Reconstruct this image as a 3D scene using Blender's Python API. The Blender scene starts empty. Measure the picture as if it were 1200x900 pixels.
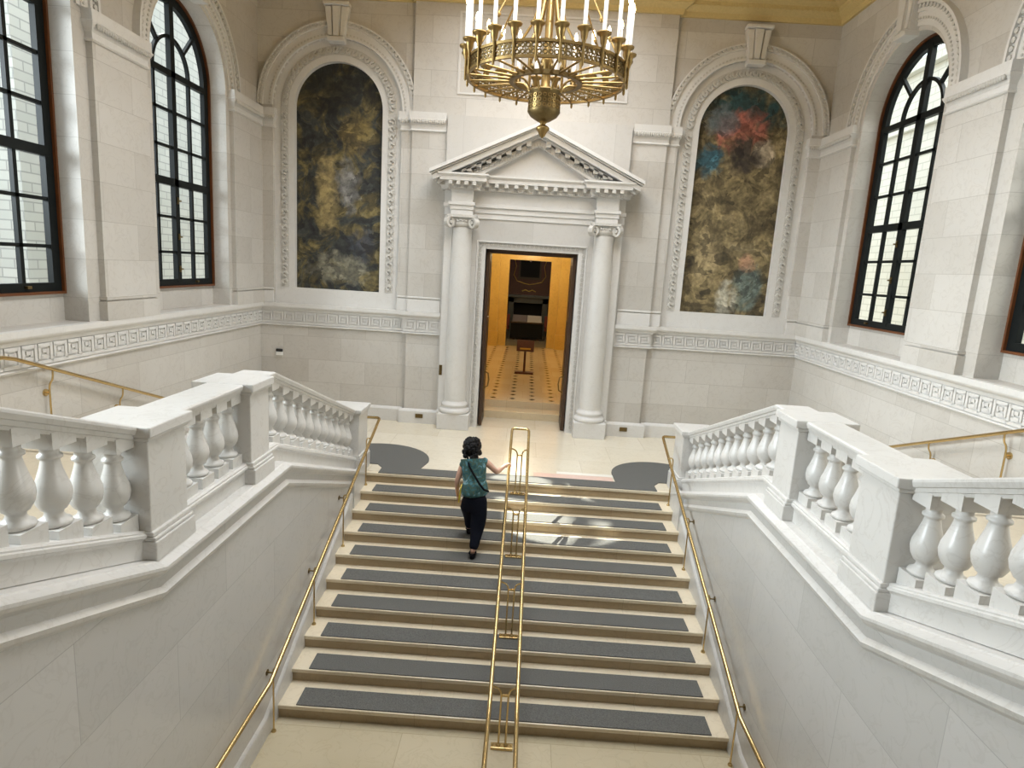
import bpy, bmesh, math, random
from mathutils import Vector, Matrix
from mathutils.geometry import tessellate_polygon
random.seed(7)
PI = math.pi
scene = bpy.context.scene
COL = scene.collection
R90 = PI / 2

# ------------------------------------------------------------------ materials
def new_mat(name):
    m = bpy.data.materials.new(name); m.use_nodes = True
    nt = m.node_tree
    b = nt.nodes['Principled BSDF']
    return m, nt, b

def N(nt, t, **kw):
    n = nt.nodes.new(t)
    for k, v in kw.items(): setattr(n, k, v)
    return n

def rgb(c): return (c[0], c[1], c[2], 1.0)

def flat(name, col, rough=.5, metal=0, noise=.06, nscale=12, bump=0):
    m, nt, b = new_mat(name)
    b.inputs['Roughness'].default_value = rough
    b.inputs['Metallic'].default_value = metal
    g = N(nt, 'ShaderNodeNewGeometry')
    no = N(nt, 'ShaderNodeTexNoise'); no.inputs['Scale'].default_value = nscale; no.inputs['Detail'].default_value = 4
    nt.links.new(g.outputs['Position'], no.inputs['Vector'])
    mx = N(nt, 'ShaderNodeMixRGB')
    mx.inputs[1].default_value = rgb([c * (1 - noise) for c in col]); mx.inputs[2].default_value = rgb([min(1, c * (1 + noise)) for c in col])
    nt.links.new(no.outputs['Fac'], mx.inputs['Fac'])
    nt.links.new(mx.outputs[0], b.inputs['Base Color'])
    if bump:
        bp = N(nt, 'ShaderNodeBump'); bp.inputs['Strength'].default_value = bump; bp.inputs['Distance'].default_value = .01
        nt.links.new(no.outputs['Fac'], bp.inputs['Height']); nt.links.new(bp.outputs[0], b.inputs['Normal'])
    return m

def stone(name, c1, c2, axes=None, bw=1.15, bh=.46, mortar=None, rough=.45, vein=.5, joint=.0035, shift=0.0):
    """veined stone; with axes ('xz', 'yz' or 'xy') laid in coursed blocks"""
    m, nt, b = new_mat(name)
    b.inputs['Roughness'].default_value = rough
    g = N(nt, 'ShaderNodeNewGeometry')
    n1 = N(nt, 'ShaderNodeTexNoise'); n1.inputs['Scale'].default_value = 1.1; n1.inputs['Detail'].default_value = 6; n1.inputs['Distortion'].default_value = .6
    n2 = N(nt, 'ShaderNodeTexNoise'); n2.inputs['Scale'].default_value = 5; n2.inputs['Detail'].default_value = 8; n2.inputs['Distortion'].default_value = 1.2
    for n in (n1, n2): nt.links.new(g.outputs['Position'], n.inputs['Vector'])
    base = N(nt, 'ShaderNodeMixRGB'); base.inputs[1].default_value = rgb(c1); base.inputs[2].default_value = rgb(c2)
    if axes:
        sp = N(nt, 'ShaderNodeSeparateXYZ'); nt.links.new(g.outputs['Position'], sp.inputs[0])
        cb = N(nt, 'ShaderNodeCombineXYZ')
        nt.links.new(sp.outputs[axes[0].upper()], cb.inputs[0]); nt.links.new(sp.outputs[axes[1].upper()], cb.inputs[1])
        add = N(nt, 'ShaderNodeVectorMath', operation='ADD'); add.inputs[1].default_value = (shift + 40, 20.02, 0)
        nt.links.new(cb.outputs[0], add.inputs[0])
        br = N(nt, 'ShaderNodeTexBrick'); br.offset = .43; br.offset_frequency = 2
        br.inputs['Scale'].default_value = 1; br.inputs['Brick Width'].default_value = bw; br.inputs['Row Height'].default_value = bh
        br.inputs['Mortar Size'].default_value = joint; br.inputs['Mortar Smooth'].default_value = .2; br.inputs['Bias'].default_value = 0
        br.inputs['Color1'].default_value = (0, 0, 0, 1); br.inputs['Color2'].default_value = (1, 1, 1, 1); br.inputs['Mortar'].default_value = (.4, .4, .4, 1)
        nt.links.new(add.outputs[0], br.inputs['Vector'])
        a = N(nt, 'ShaderNodeMath', operation='MULTIPLY_ADD'); a.inputs[1].default_value = .6; a.inputs[2].default_value = -.1
        nt.links.new(br.outputs['Color'], a.inputs[0])
        s = N(nt, 'ShaderNodeMath', operation='MULTIPLY_ADD'); s.inputs[1].default_value = .75
        nt.links.new(n1.outputs['Fac'], s.inputs[0]); nt.links.new(a.outputs[0], s.inputs[2])
        nt.links.new(s.outputs[0], base.inputs['Fac'])
    else:
        nt.links.new(n1.outputs['Fac'], base.inputs['Fac'])
    # fine veins
    rp = N(nt, 'ShaderNodeValToRGB'); rp.color_ramp.elements[0].position = .47; rp.color_ramp.elements[1].position = .5
    rp.color_ramp.elements[0].color = (1, 1, 1, 1); rp.color_ramp.elements[1].color = (1 - .16 * vein, 1 - .18 * vein, 1 - .2 * vein, 1)
    e = rp.color_ramp.elements.new(.53); e.color = (1, 1, 1, 1)
    nt.links.new(n2.outputs['Fac'], rp.inputs[0])
    mu = N(nt, 'ShaderNodeMixRGB', blend_type='MULTIPLY'); mu.inputs[0].default_value = 1
    nt.links.new(base.outputs[0], mu.inputs[1]); nt.links.new(rp.outputs[0], mu.inputs[2])
    out = mu.outputs[0]
    if axes:
        jm = N(nt, 'ShaderNodeMixRGB'); jm.inputs[2].default_value = rgb(mortar or [c * .86 for c in c1])
        nt.links.new(br.outputs['Fac'], jm.inputs[0]); nt.links.new(out, jm.inputs[1]); out = jm.outputs[0]
    nt.links.new(out, b.inputs['Base Color'])
    return m

W1, W2 = (.46, .43, .385), (.605, .58, .54)
M = {}
M['wall_back'] = stone('cream_block_stone_back', W1, W2, 'xz')
M['wall_side'] = stone('cream_block_stone_side', W1, W2, 'yz', shift=.3)
M['stone'] = stone('cream_carved_stone', (.62, .602, .572), (.71, .695, .668), vein=.3)
M['slab'] = stone('smooth_cream_stone', (.50, .48, .445), (.58, .56, .53), 'xz', bw=1.4, bh=2.9, vein=.3)
M['carved'] = flat('grey_carved_stone', (.55, .53, .49), .7, noise=.22, nscale=45, bump=.8)
M['marble'] = stone('veined_pale_marble', (.53, .51, .478), (.67, .652, .622), rough=.33, vein=.55)
M['cheek'] = stone('grey_beige_marble_slab', (.47, .455, .43), (.57, .555, .53), 'yz', bw=1.7, bh=.62, rough=.22, vein=.35, joint=.003)
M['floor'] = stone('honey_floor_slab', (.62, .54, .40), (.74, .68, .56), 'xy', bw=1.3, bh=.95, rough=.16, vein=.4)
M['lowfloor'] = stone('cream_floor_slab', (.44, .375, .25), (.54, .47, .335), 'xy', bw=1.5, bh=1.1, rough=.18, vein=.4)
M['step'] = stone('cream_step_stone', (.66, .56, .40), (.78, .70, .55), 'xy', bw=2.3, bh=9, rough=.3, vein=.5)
M['riser'] = stone('shade_toned_step_riser', (.36, .27, .16), (.46, .36, .23), 'xy', bw=2.3, bh=9, rough=.3, vein=.5)  # darker than the treads: shade on the risers put into the colour
M['pink'] = flat('pink_marble', (.72, .52, .44), .2, noise=.1)
M['white_strip'] = flat('white_marble', (.8, .77, .7), .2)
M['mat'] = flat('charcoal_carpet', (.128, .126, .118), .95, noise=.55, nscale=90, bump=.4)
M['brass'] = flat('polished_brass', (.62, .46, .22), .24, 1, .05)
M['gilt'] = flat('aged_gilt_bronze', (.33, .225, .09), .42, 1, .2, 20)
M['gilt_dark'] = flat('dark_bronze_fretwork', (.20, .145, .065), .46, 1, .3, 40)
M['black'] = flat('black_painted_steel', (.008, .010, .010), .45)
M['wood'] = flat('orange_brown_wood', (.13, .042, .011), .4, noise=.3, nscale=8)
M['darkwood'] = flat('dark_oak', (.055, .028, .014), .4, noise=.35, nscale=14)
M['redwood'] = flat('red_mahogany', (.075, .018, .010), .4, noise=.3)
M['yellow'] = stone('yellow_sienna_marble', (.62, .40, .09), (.80, .58, .19), rough=.3, vein=.8)
M['hallfloor'] = stone('pale_hall_tile', (.66, .52, .32), (.74, .62, .42), 'xy', bw=.8, bh=.8, rough=.2, vein=.3)
M['tile_dark'] = flat('black_diamond_tile', (.02, .018, .015), .25)
M['candle'] = flat('white_candle', (.86, .84, .80), .5)
M['cornice'] = flat('warm_lit_cornice_plaster', (.58, .45, .20), .6, noise=.15, nscale=30)  # yellow of the warm lamplight mixed into the plaster colour
M['ceil'] = flat('ochre_ceiling_plaster', (.50, .36, .12), .7)
M['black_cloth'] = flat('black_cloth', (.006, .006, .008), .8, noise=.3)
M['navy'] = flat('black_navy_trousers', (.006, .007, .013), .8, noise=.3, nscale=30)
M['hair'] = flat('black_curly_hair', (.006, .005, .005), .55, noise=.5, nscale=60, bump=1)
M['skin'] = flat('skin', (.60, .36, .27), .5, noise=.05)
M['yellow_paper'] = flat('yellow_card', (.75, .60, .03), .5)
M['paper'] = flat('white_paper', (.8, .76, .7), .6)
M['pinkpaper'] = flat('grey_paper', (.30, .26, .27), .6)
M['white_plastic'] = flat('white_plastic', (.8, .79, .76), .4)
M['dark_plastic'] = flat('black_plastic', (.02, .02, .02), .3)
M['firebox'] = flat('matt_black', (.003, .003, .003), .8)  # plain near-black for the fireplace opening, portrait canvas and display table
M['slate'] = flat('grey_green_marble', (.10, .11, .105), .3, noise=.3)
M['redleather'] = flat('dusty_red_fabric', (.30, .07, .05), .6)
M['gold'] = flat('gold_leaf', (.55, .36, .08), .35, .8)
M['red_dot'] = flat('red_enamel', (.6, .02, .02), .4)

for k_, v_ in (('black', .15), ('mat', .1), ('navy', .1), ('hair', .2), ('black_cloth', .1)):
    M[k_].node_tree.nodes['Principled BSDF'].inputs['Specular IOR Level'].default_value = v_
m, nt, b = new_mat('glowing_candle_bulb')
b.inputs['Base Color'].default_value = (1, .8, .5, 1)
b.inputs['Emission Color'].default_value = (1, .78, .45, 1); b.inputs['Emission Strength'].default_value = 18
M['bulb'] = m

# window glass: clear sheet that lets daylight straight through
m, nt, b = new_mat('clear_window_glass')
nt.nodes.remove(b)
tr = N(nt, 'ShaderNodeBsdfTransparent'); tr.inputs[0].default_value = (.93, .97, .96, 1)
gl = N(nt, 'ShaderNodeBsdfGlossy'); gl.inputs['Roughness'].default_value = .03
mx = N(nt, 'ShaderNodeMixShader'); mx.inputs[0].default_value = .06
nt.links.new(tr.outputs[0], mx.inputs[1]); nt.links.new(gl.outputs[0], mx.inputs[2])
nt.links.new(mx.outputs[0], nt.nodes['Material Output'].inputs[0])
M['glass'] = m

def brick(name, c1, c2, mort):
    m, nt, b = new_mat(name); b.inputs['Roughness'].default_value = .35
    g = N(nt, 'ShaderNodeNewGeometry'); sp = N(nt, 'ShaderNodeSeparateXYZ'); cb = N(nt, 'ShaderNodeCombineXYZ')
    nt.links.new(g.outputs['Position'], sp.inputs[0])
    ad = N(nt, 'ShaderNodeMath', operation='ADD'); nt.links.new(sp.outputs[0], ad.inputs[0]); nt.links.new(sp.outputs[1], ad.inputs[1])
    nt.links.new(ad.outputs[0], cb.inputs[0]); nt.links.new(sp.outputs[2], cb.inputs[1])
    add = N(nt, 'ShaderNodeVectorMath', operation='ADD'); add.inputs[1].default_value = (60, 30, 0); nt.links.new(cb.outputs[0], add.inputs[0])
    br = N(nt, 'ShaderNodeTexBrick'); br.inputs['Scale'].default_value = 1; br.inputs['Brick Width'].default_value = .42; br.inputs['Row Height'].default_value = .15
    br.inputs['Mortar Size'].default_value = .012; br.inputs['Color1'].default_value = rgb(c1); br.inputs['Color2'].default_value = rgb(c2); br.inputs['Mortar'].default_value = rgb(mort)
    nt.links.new(add.outputs[0], br.inputs['Vector']); nt.links.new(br.outputs[0], b.inputs['Base Color'])
    return m
M['brick'] = brick('grey_glazed_brick', (.40, .41, .38), (.47, .475, .44), (.27, .275, .26))
M['brickR'] = brick('cream_glazed_brick', (.66, .645, .57), (.72, .70, .62), (.52, .51, .44))
M['render_white'] = flat('white_court_render', (.85, .86, .86), .6, noise=.03)
M['render_brown'] = flat('brown_court_plinth', (.30, .14, .07), .6, noise=.1)

def mural_mat(name, stops, mid, seed, patches):
    """loose brushed colour fields that change with height, no figures"""
    m, nt, b = new_mat(name); b.inputs['Roughness'].default_value = .65
    g = N(nt, 'ShaderNodeNewGeometry')
    mp = N(nt, 'ShaderNodeMapping'); mp.inputs['Location'].default_value = (seed, seed * .7, seed * 1.3); mp.inputs['Rotation'].default_value = (0, .5, 0)
    nt.links.new(g.outputs['Position'], mp.inputs[0])
    n = N(nt, 'ShaderNodeTexNoise'); n.inputs['Scale'].default_value = 2.4; n.inputs['Detail'].default_value = 6; n.inputs['Distortion'].default_value = 1.4; n.inputs['Roughness'].default_value = .58
    nt.links.new(mp.outputs[0], n.inputs['Vector'])
    rp = N(nt, 'ShaderNodeValToRGB'); el = rp.color_ramp.elements
    el[0].position, el[0].color = stops[0][0], rgb(stops[0][1]); el[1].position, el[1].color = stops[-1][0], rgb(stops[-1][1])
    for p, c in stops[1:-1]:
        e = el.new(p); e.color = rgb(c)
    nt.links.new(n.outputs['Fac'], rp.inputs[0])
    cur = rp.outputs[0]
    sp = N(nt, 'ShaderNodeSeparateXYZ'); nt.links.new(g.outputs['Position'], sp.inputs[0])
    for k, (zc, zr, xc, xr, col, amt) in enumerate(patches):
        # soft elliptical field of another colour, its rim broken by noise
        def axis(o, c, r):
            a = N(nt, 'ShaderNodeMath', operation='SUBTRACT'); nt.links.new(o, a.inputs[0]); a.inputs[1].default_value = c
            d = N(nt, 'ShaderNodeMath', operation='DIVIDE'); nt.links.new(a.outputs[0], d.inputs[0]); d.inputs[1].default_value = r
            p = N(nt, 'ShaderNodeMath', operation='POWER'); nt.links.new(d.outputs[0], p.inputs[0]); p.inputs[1].default_value = 2
            return p.outputs[0]
        s = N(nt, 'ShaderNodeMath', operation='ADD'); nt.links.new(axis(sp.outputs[2], zc, zr), s.inputs[0]); nt.links.new(axis(sp.outputs[0], xc, xr), s.inputs[1])
        n2 = N(nt, 'ShaderNodeTexNoise'); n2.inputs['Scale'].default_value = 3.2; n2.inputs['Detail'].default_value = 5; n2.inputs['Distortion'].default_value = 1
        mp2 = N(nt, 'ShaderNodeMapping'); mp2.inputs['Location'].default_value = (seed + k * 3.1, 0, k * 2.3); nt.links.new(g.outputs['Position'], mp2.inputs[0]); nt.links.new(mp2.outputs[0], n2.inputs['Vector'])
        a2 = N(nt, 'ShaderNodeMath', operation='MULTIPLY_ADD'); nt.links.new(n2.outputs['Fac'], a2.inputs[0]); a2.inputs[1].default_value = 3.0; nt.links.new(s.outputs[0], a2.inputs[2])
        r2 = N(nt, 'ShaderNodeMapRange'); nt.links.new(a2.outputs[0], r2.inputs[0])
        r2.inputs[1].default_value = 1.7; r2.inputs[2].default_value = 2.6; r2.inputs[3].default_value = amt; r2.inputs[4].default_value = 0
        mx = N(nt, 'ShaderNodeMixRGB'); mx.inputs[2].default_value = rgb(col); nt.links.new(r2.outputs[0], mx.inputs[0]); nt.links.new(cur, mx.inputs[1]); cur = mx.outputs[0]
    vo = N(nt, 'ShaderNodeTexVoronoi'); vo.inputs['Scale'].default_value = 5.5
    dm = N(nt, 'ShaderNodeVectorMath', operation='MULTIPLY_ADD'); dm.inputs[1].default_value = (.5, .5, .5)
    nt.links.new(n.outputs['Color'], dm.inputs[0]); nt.links.new(mp.outputs[0], dm.inputs[2]); nt.links.new(dm.outputs[0], vo.inputs['Vector'])
    sv = N(nt, 'ShaderNodeSeparateXYZ'); nt.links.new(vo.outputs['Color'], sv.inputs[0])
    rv = N(nt, 'ShaderNodeMapRange'); nt.links.new(sv.outputs[0], rv.inputs[0]); rv.inputs[3].default_value = .5; rv.inputs[4].default_value = 1.55
    mv = N(nt, 'ShaderNodeVectorMath', operation='SCALE'); nt.links.new(cur, mv.inputs[0]); nt.links.new(rv.outputs[0], mv.inputs['Scale']); cur = mv.outputs[0]
    n3 = N(nt, 'ShaderNodeTexNoise'); n3.inputs['Scale'].default_value = 14; n3.inputs['Detail'].default_value = 4; nt.links.new(mp.outputs[0], n3.inputs['Vector'])
    r3 = N(nt, 'ShaderNodeMapRange'); nt.links.new(n3.outputs['Fac'], r3.inputs[0]); r3.inputs[1].default_value = .3; r3.inputs[2].default_value = .7; r3.inputs[3].default_value = .6; r3.inputs[4].default_value = 1.35
    mu = N(nt, 'ShaderNodeVectorMath', operation='SCALE'); nt.links.new(cur, mu.inputs[0]); nt.links.new(r3.outputs[0], mu.inputs['Scale'])
    nt.links.new(mu.outputs[0], b.inputs['Base Color'])
    return m
M['muralL'] = mural_mat('dark_olive_painted_canvas', [(.3, (.012, .012, .012)), (.45, (.03, .032, .028)), (.52, (.07, .058, .026)), (.62, (.13, .10, .035)), (.75, (.16, .14, .08))], .5, 4.0,
    [(4.4, .8, -4.02, .26, (.26, .20, .085), .9), (4.6, .55, -3.62, .26, (.17, .165, .155), .9), (2.95, .35, -3.8, .62, (.17, .16, .115), .85), (3.45, .35, -3.3, .3, (.03, .034, .045), .9), (5.5, .5, -3.5, .3, (.17, .12, .035), .6), (6.25, .5, -3.8, .8, (.010, .011, .009), .85)])
M['muralR'] = mural_mat('brown_green_painted_canvas', [(.3, (.05, .035, .016)), (.45, (.11, .085, .04)), (.53, (.17, .13, .06)), (.63, (.22, .17, .085)), (.75, (.28, .23, .13))], .5, 11.0,
    [(6.35, .45, 3.8, .9, (.012, .045, .05), .95), (5.95, .4, 3.75, .55, (.33, .10, .07), .85), (6.1, .3, 3.4, .35, (.10, .12, .13), .8), (5.55, .28, 4.25, .22, (.40, .33, .24), .8), (5.4, .3, 3.25, .28, (.03, .11, .15), .9), (5.5, .4, 3.85, .4, (.035, .026, .02), .98),
     (3.05, .5, 4.25, .3, (.11, .14, .12), .95), (3.55, .2, 4.2, .16, (.36, .20, .12), .8), (2.8, .4, 3.85, .2, (.34, .32, .25), .9), (3.6, .5, 3.4, .3, (.27, .21, .11), .7)])

def blouse():
    m, nt, b = new_mat('teal_print_blouse'); b.inputs['Roughness'].default_value = .7
    g = N(nt, 'ShaderNodeNewGeometry'); v = N(nt, 'ShaderNodeTexNoise'); v.inputs['Scale'].default_value = 14; v.inputs['Detail'].default_value = 3; v.inputs['Distortion'].default_value = 1
    nt.links.new(g.outputs['Position'], v.inputs['Vector'])
    rp = N(nt, 'ShaderNodeValToRGB'); el = rp.color_ramp.elements
    el[0].position, el[0].color = .32, (.012, .05, .055, 1); el[1].position, el[1].color = .72, (.30, .42, .45, 1)
    for p, c in ((.42, (.02, .10, .11)), (.5, (.06, .085, .05)), (.56, (.03, .14, .17)), (.63, (.10, .22, .26))):
        e = el.new(p); e.color = rgb(c)
    nt.links.new(v.outputs['Fac'], rp.inputs[0]); nt.links.new(rp.outputs[0], b.inputs['Base Color'])
    return m
M['blouse'] = blouse()

# ------------------------------------------------------------------ mesh builder
class MB:
    def __init__(s, org=(0, 0, 0)):
        s.v = []; s.f = []; s.o = Vector(org); s.smooth = set()
    def add(s, vs, fs, smooth=False):
        k = len(s.v); s.v += [tuple(v) for v in vs]
        for f in fs:
            if smooth: s.smooth.add(len(s.f))
            s.f.append([i + k for i in f])
    def box(s, x0, x1, y0, y1, z0, z1, fr=None):
        p = [(x0, y0, z0), (x1, y0, z0), (x1, y1, z0), (x0, y1, z0), (x0, y0, z1), (x1, y0, z1), (x1, y1, z1), (x0, y1, z1)]
        if fr: p = [fr(*q) for q in p]
        s.add(p, [(0, 3, 2, 1), (4, 5, 6, 7), (0, 1, 5, 4), (1, 2, 6, 5), (2, 3, 7, 6), (3, 0, 4, 7)])
    def plate(s, outer, holes, w0, w1, fr, edge=True):
        """flat slab with holes; outline points (u,v), thickness w0..w1, frame fr(u,v,w)"""
        loops = [outer] + list(holes)
        pts = [q for l in loops for q in l]
        tri = tessellate_polygon([[Vector((q[0], q[1], 0)) for q in l] for l in loops])
        n = len(pts)
        vs = [fr(q[0], q[1], w0) for q in pts] + [fr(q[0], q[1], w1) for q in pts]
        fs = [tuple(t) for t in tri] + [tuple(i + n for i in reversed(t)) for t in tri]
        k = 0
        for l in loops:
            m = len(l)
            for i in range(m):
                j = (i + 1) % m
                fs.append((k + i, k + j, k + j + n, k + i + n))
            k += m
        s.add(vs, fs)
    def ring(s, uc, vc, r0, r1, w0, w1, fr, a0=0, a1=PI, n=40):
        vs = []; fs = []
        for i in range(n + 1):
            a = a0 + (a1 - a0) * i / n
            c, d = math.cos(a), math.sin(a)
            for r, w in ((r0, w0), (r1, w0), (r1, w1), (r0, w1)): vs.append(fr(uc + r * c, vc + r * d, w))
        for i in range(n):
            for k in range(4):
                fs.append((4 * i + k, 4 * i + (k + 1) % 4, 4 * i + 4 + (k + 1) % 4, 4 * i + 4 + k))
        fs += [(0, 1, 2, 3), (4 * n + 3, 4 * n + 2, 4 * n + 1, 4 * n)]
        s.add(vs, fs)
    def lathe(s, prof, c=(0, 0, 0), n=20, sy=1.0):
        """profile (r,z) bottom to top about a vertical axis"""
        vs = []; fs = []
        for r, z in prof:
            for i in range(n):
                a = 2 * PI * i / n
                vs.append((c[0] + r * math.cos(a), c[1] + sy * r * math.sin(a), c[2] + z))
        for k in range(len(prof) - 1):
            for i in range(n):
                j = (i + 1) % n
                fs.append((k * n + i, k * n + j, k * n + n + j, k * n + n + i))
        s.add(vs, fs, True)
        m = len(prof)
        s.add([vs[i] for i in range(n)], [tuple(reversed(range(n)))]); s.add([vs[(m - 1) * n + i] for i in range(n)], [tuple(range(n))])
    def tube(s, path, r, n=10, cap=True):
        P = [Vector(p) for p in path]
        rr = r if isinstance(r, (list, tuple)) else [r] * len(P)
        vs = []; fs = []
        t0 = (P[1] - P[0]).normalized()
        up = Vector((0, 0, 1)) if abs(t0.z) < .9 else Vector((1, 0, 0))
        x = t0.cross(up).normalized()
        for i, p in enumerate(P):
            t = ((P[min(i + 1, len(P) - 1)] - P[max(i - 1, 0)])).normalized()
            x = (x - t * x.dot(t)).normalized(); y = t.cross(x)
            for k in range(n):
                a = 2 * PI * k / n
                vs.append(p + (x * math.cos(a) + y * math.sin(a)) * rr[i])
        for i in range(len(P) - 1):
            for k in range(n):
                j = (k + 1) % n
                fs.append((i * n + k, i * n + j, i * n + n + j, i * n + n + k))
        s.add(vs, fs, True)
        if cap: s.add(vs[:n], [tuple(reversed(range(n)))]); s.add(vs[-n:], [tuple(range(n))])
    def sweep_plan(s, prof, path, side=1, closed=False):
        """closed profile (out,z) swept along a plan path, mitred; out is to the left when side=1"""
        P = [Vector((p[0], p[1])) for p in path]; n = len(P); m = len(prof); vs = []; fs = []
        def nor(a, b):
            d = (b - a).normalized(); return Vector((-d.y, d.x)) * side
        for i in range(n):
            ns = []
            if i > 0 or closed: ns.append(nor(P[i - 1], P[i]))
            if i < n - 1 or closed: ns.append(nor(P[i], P[(i + 1) % n]))
            if len(ns) == 1: d = ns[0]
            else:
                d = (ns[0] + ns[1]); d = d / max(1e-6, (1 + ns[0].dot(ns[1])))
            for o, z in prof: vs.append((P[i].x + d.x * o, P[i].y + d.y * o, z))
        for i in range(n if closed else n - 1):
            i2 = (i + 1) % n
            for k in range(m):
                j = (k + 1) % m
                fs.append((i * m + k, i * m + j, i2 * m + j, i2 * m + k))
        if not closed: fs += [tuple(range(m)), tuple(reversed(range((n - 1) * m, n * m)))]
        s.add(vs, fs)
    def sweep_rake(s, prof, path, mirror=1):
        """closed profile (x,dz) carried along (y,z) points, sections kept plumb"""
        m = len(prof); n = len(path)
        vs = [(mirror * x, y, z + dz) for (y, z) in path for (x, dz) in prof]; fs = []
        for i in range(n - 1):
            for k in range(m):
                j = (k + 1) % m
                fs.append((i * m + k, i * m + j, i * m + m + j, i * m + m + k))
        fs += [tuple(range(m)), tuple(reversed(range((n - 1) * m, n * m)))]
        s.add(vs, fs)
    def build(s, name, mat, parent=None, bevel=0, weld=False):
        me = bpy.data.meshes.new(name)
        me.from_pydata([tuple(Vector(v) - s.o) for v in s.v], [], s.f)
        for i, p in enumerate(me.polygons): p.use_smooth = i in s.smooth
        bm = bmesh.new(); bm.from_mesh(me)
        if weld: bmesh.ops.remove_doubles(bm, verts=bm.verts, dist=1e-5)
        bmesh.ops.recalc_face_normals(bm, faces=bm.faces); bm.to_mesh(me); bm.free()
        me.materials.append(mat)
        o = bpy.data.objects.new(name, me); COL.objects.link(o)
        if parent is not None: o.parent = parent
        else: o.location = s.o
        if bevel:
            bv = o.modifiers.new('bevel', 'BEVEL'); bv.width = bevel; bv.segments = 2; bv.limit_method = 'ANGLE'; bv.angle_limit = .6
        return o

def tag(o, label, cat, group=None, kind=None):
    o['label'] = label; o['category'] = cat
    if group: o['group'] = group
    if kind: o['kind'] = kind
    return o

def empty(name, loc, label, cat, group=None, kind=None):
    o = bpy.data.objects.new(name, None); COL.objects.link(o); o.location = loc; o.empty_display_size = .1
    return tag(o, label, cat, group, kind)

WX = 5.303
def FB(u, v, w): return (u, -w, v)                 # back wall frame: u = x, v = z, w toward the room
def FL(u, v, w): return (-WX + w, u, v)            # left wall: u = y
def FR(u, v, w): return (WX - w, u, v)
def arch(uc, vc, r, v0, n=32):
    return [(uc - r, v0)] + [(uc - r * math.cos(PI * i / n), vc + r * math.sin(PI * i / n)) for i in range(n + 1)] + [(uc + r, v0)]
def rect(u0, u1, v0, v1): return [(u0, v0), (u1, v0), (u1, v1), (u0, v1)]

RISE, TREAD, Y0, HW = .15, .38022, -3.305, 2.28
def nose_z(y): return (y - Y0) * RISE / TREAD
DZ = 2.235       # dado cap top
SPB, SPS = 5.92, 5.80   # arch springing of the niches / the windows
NC = 3.80        # niche centre
CEIL = 8.45

# ------------------------------------------------------------------ shell
def add(name, mat, fn, **kw):
    mb = MB(); fn(mb); return mb.build(name, mat, **kw)

def wall_back(mb):
    out = [(-WX - .3, -.02), (-.90, -.02), (-.90, 3.55), (.90, 3.55), (.90, -.02), (WX + .3, -.02), (WX + .3, CEIL), (-WX - .3, CEIL)]
    mb.plate(out, [arch(-NC, SPB, 1.22, DZ), arch(NC, SPB, 1.22, DZ)], -.45, 0, FB)
    # projecting centre bay either side of and above the doorway
    mb.plate([(-2.37, 0), (-1.0, 0), (-1.0, 3.6), (1.0, 3.6), (1.0, 0), (2.37, 0), (2.37, CEIL), (-2.37, CEIL)], [], 0, .10, FB)
    # narrow pilasters beside the niches up to the impost
    for s in (-1, 1):
        mb.box(*sorted((s * 2.37, s * 2.58)), -.04, 0, DZ, SPB)
        mb.box(*sorted((s * 5.02, s * WX)), -.03, 0, DZ, SPB)
wb = add('wall_back', M['wall_back'], wall_back)
tag(wb, 'cream stone end wall holding the open doorway and both arched niches', 'wall', kind='structure')

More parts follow.
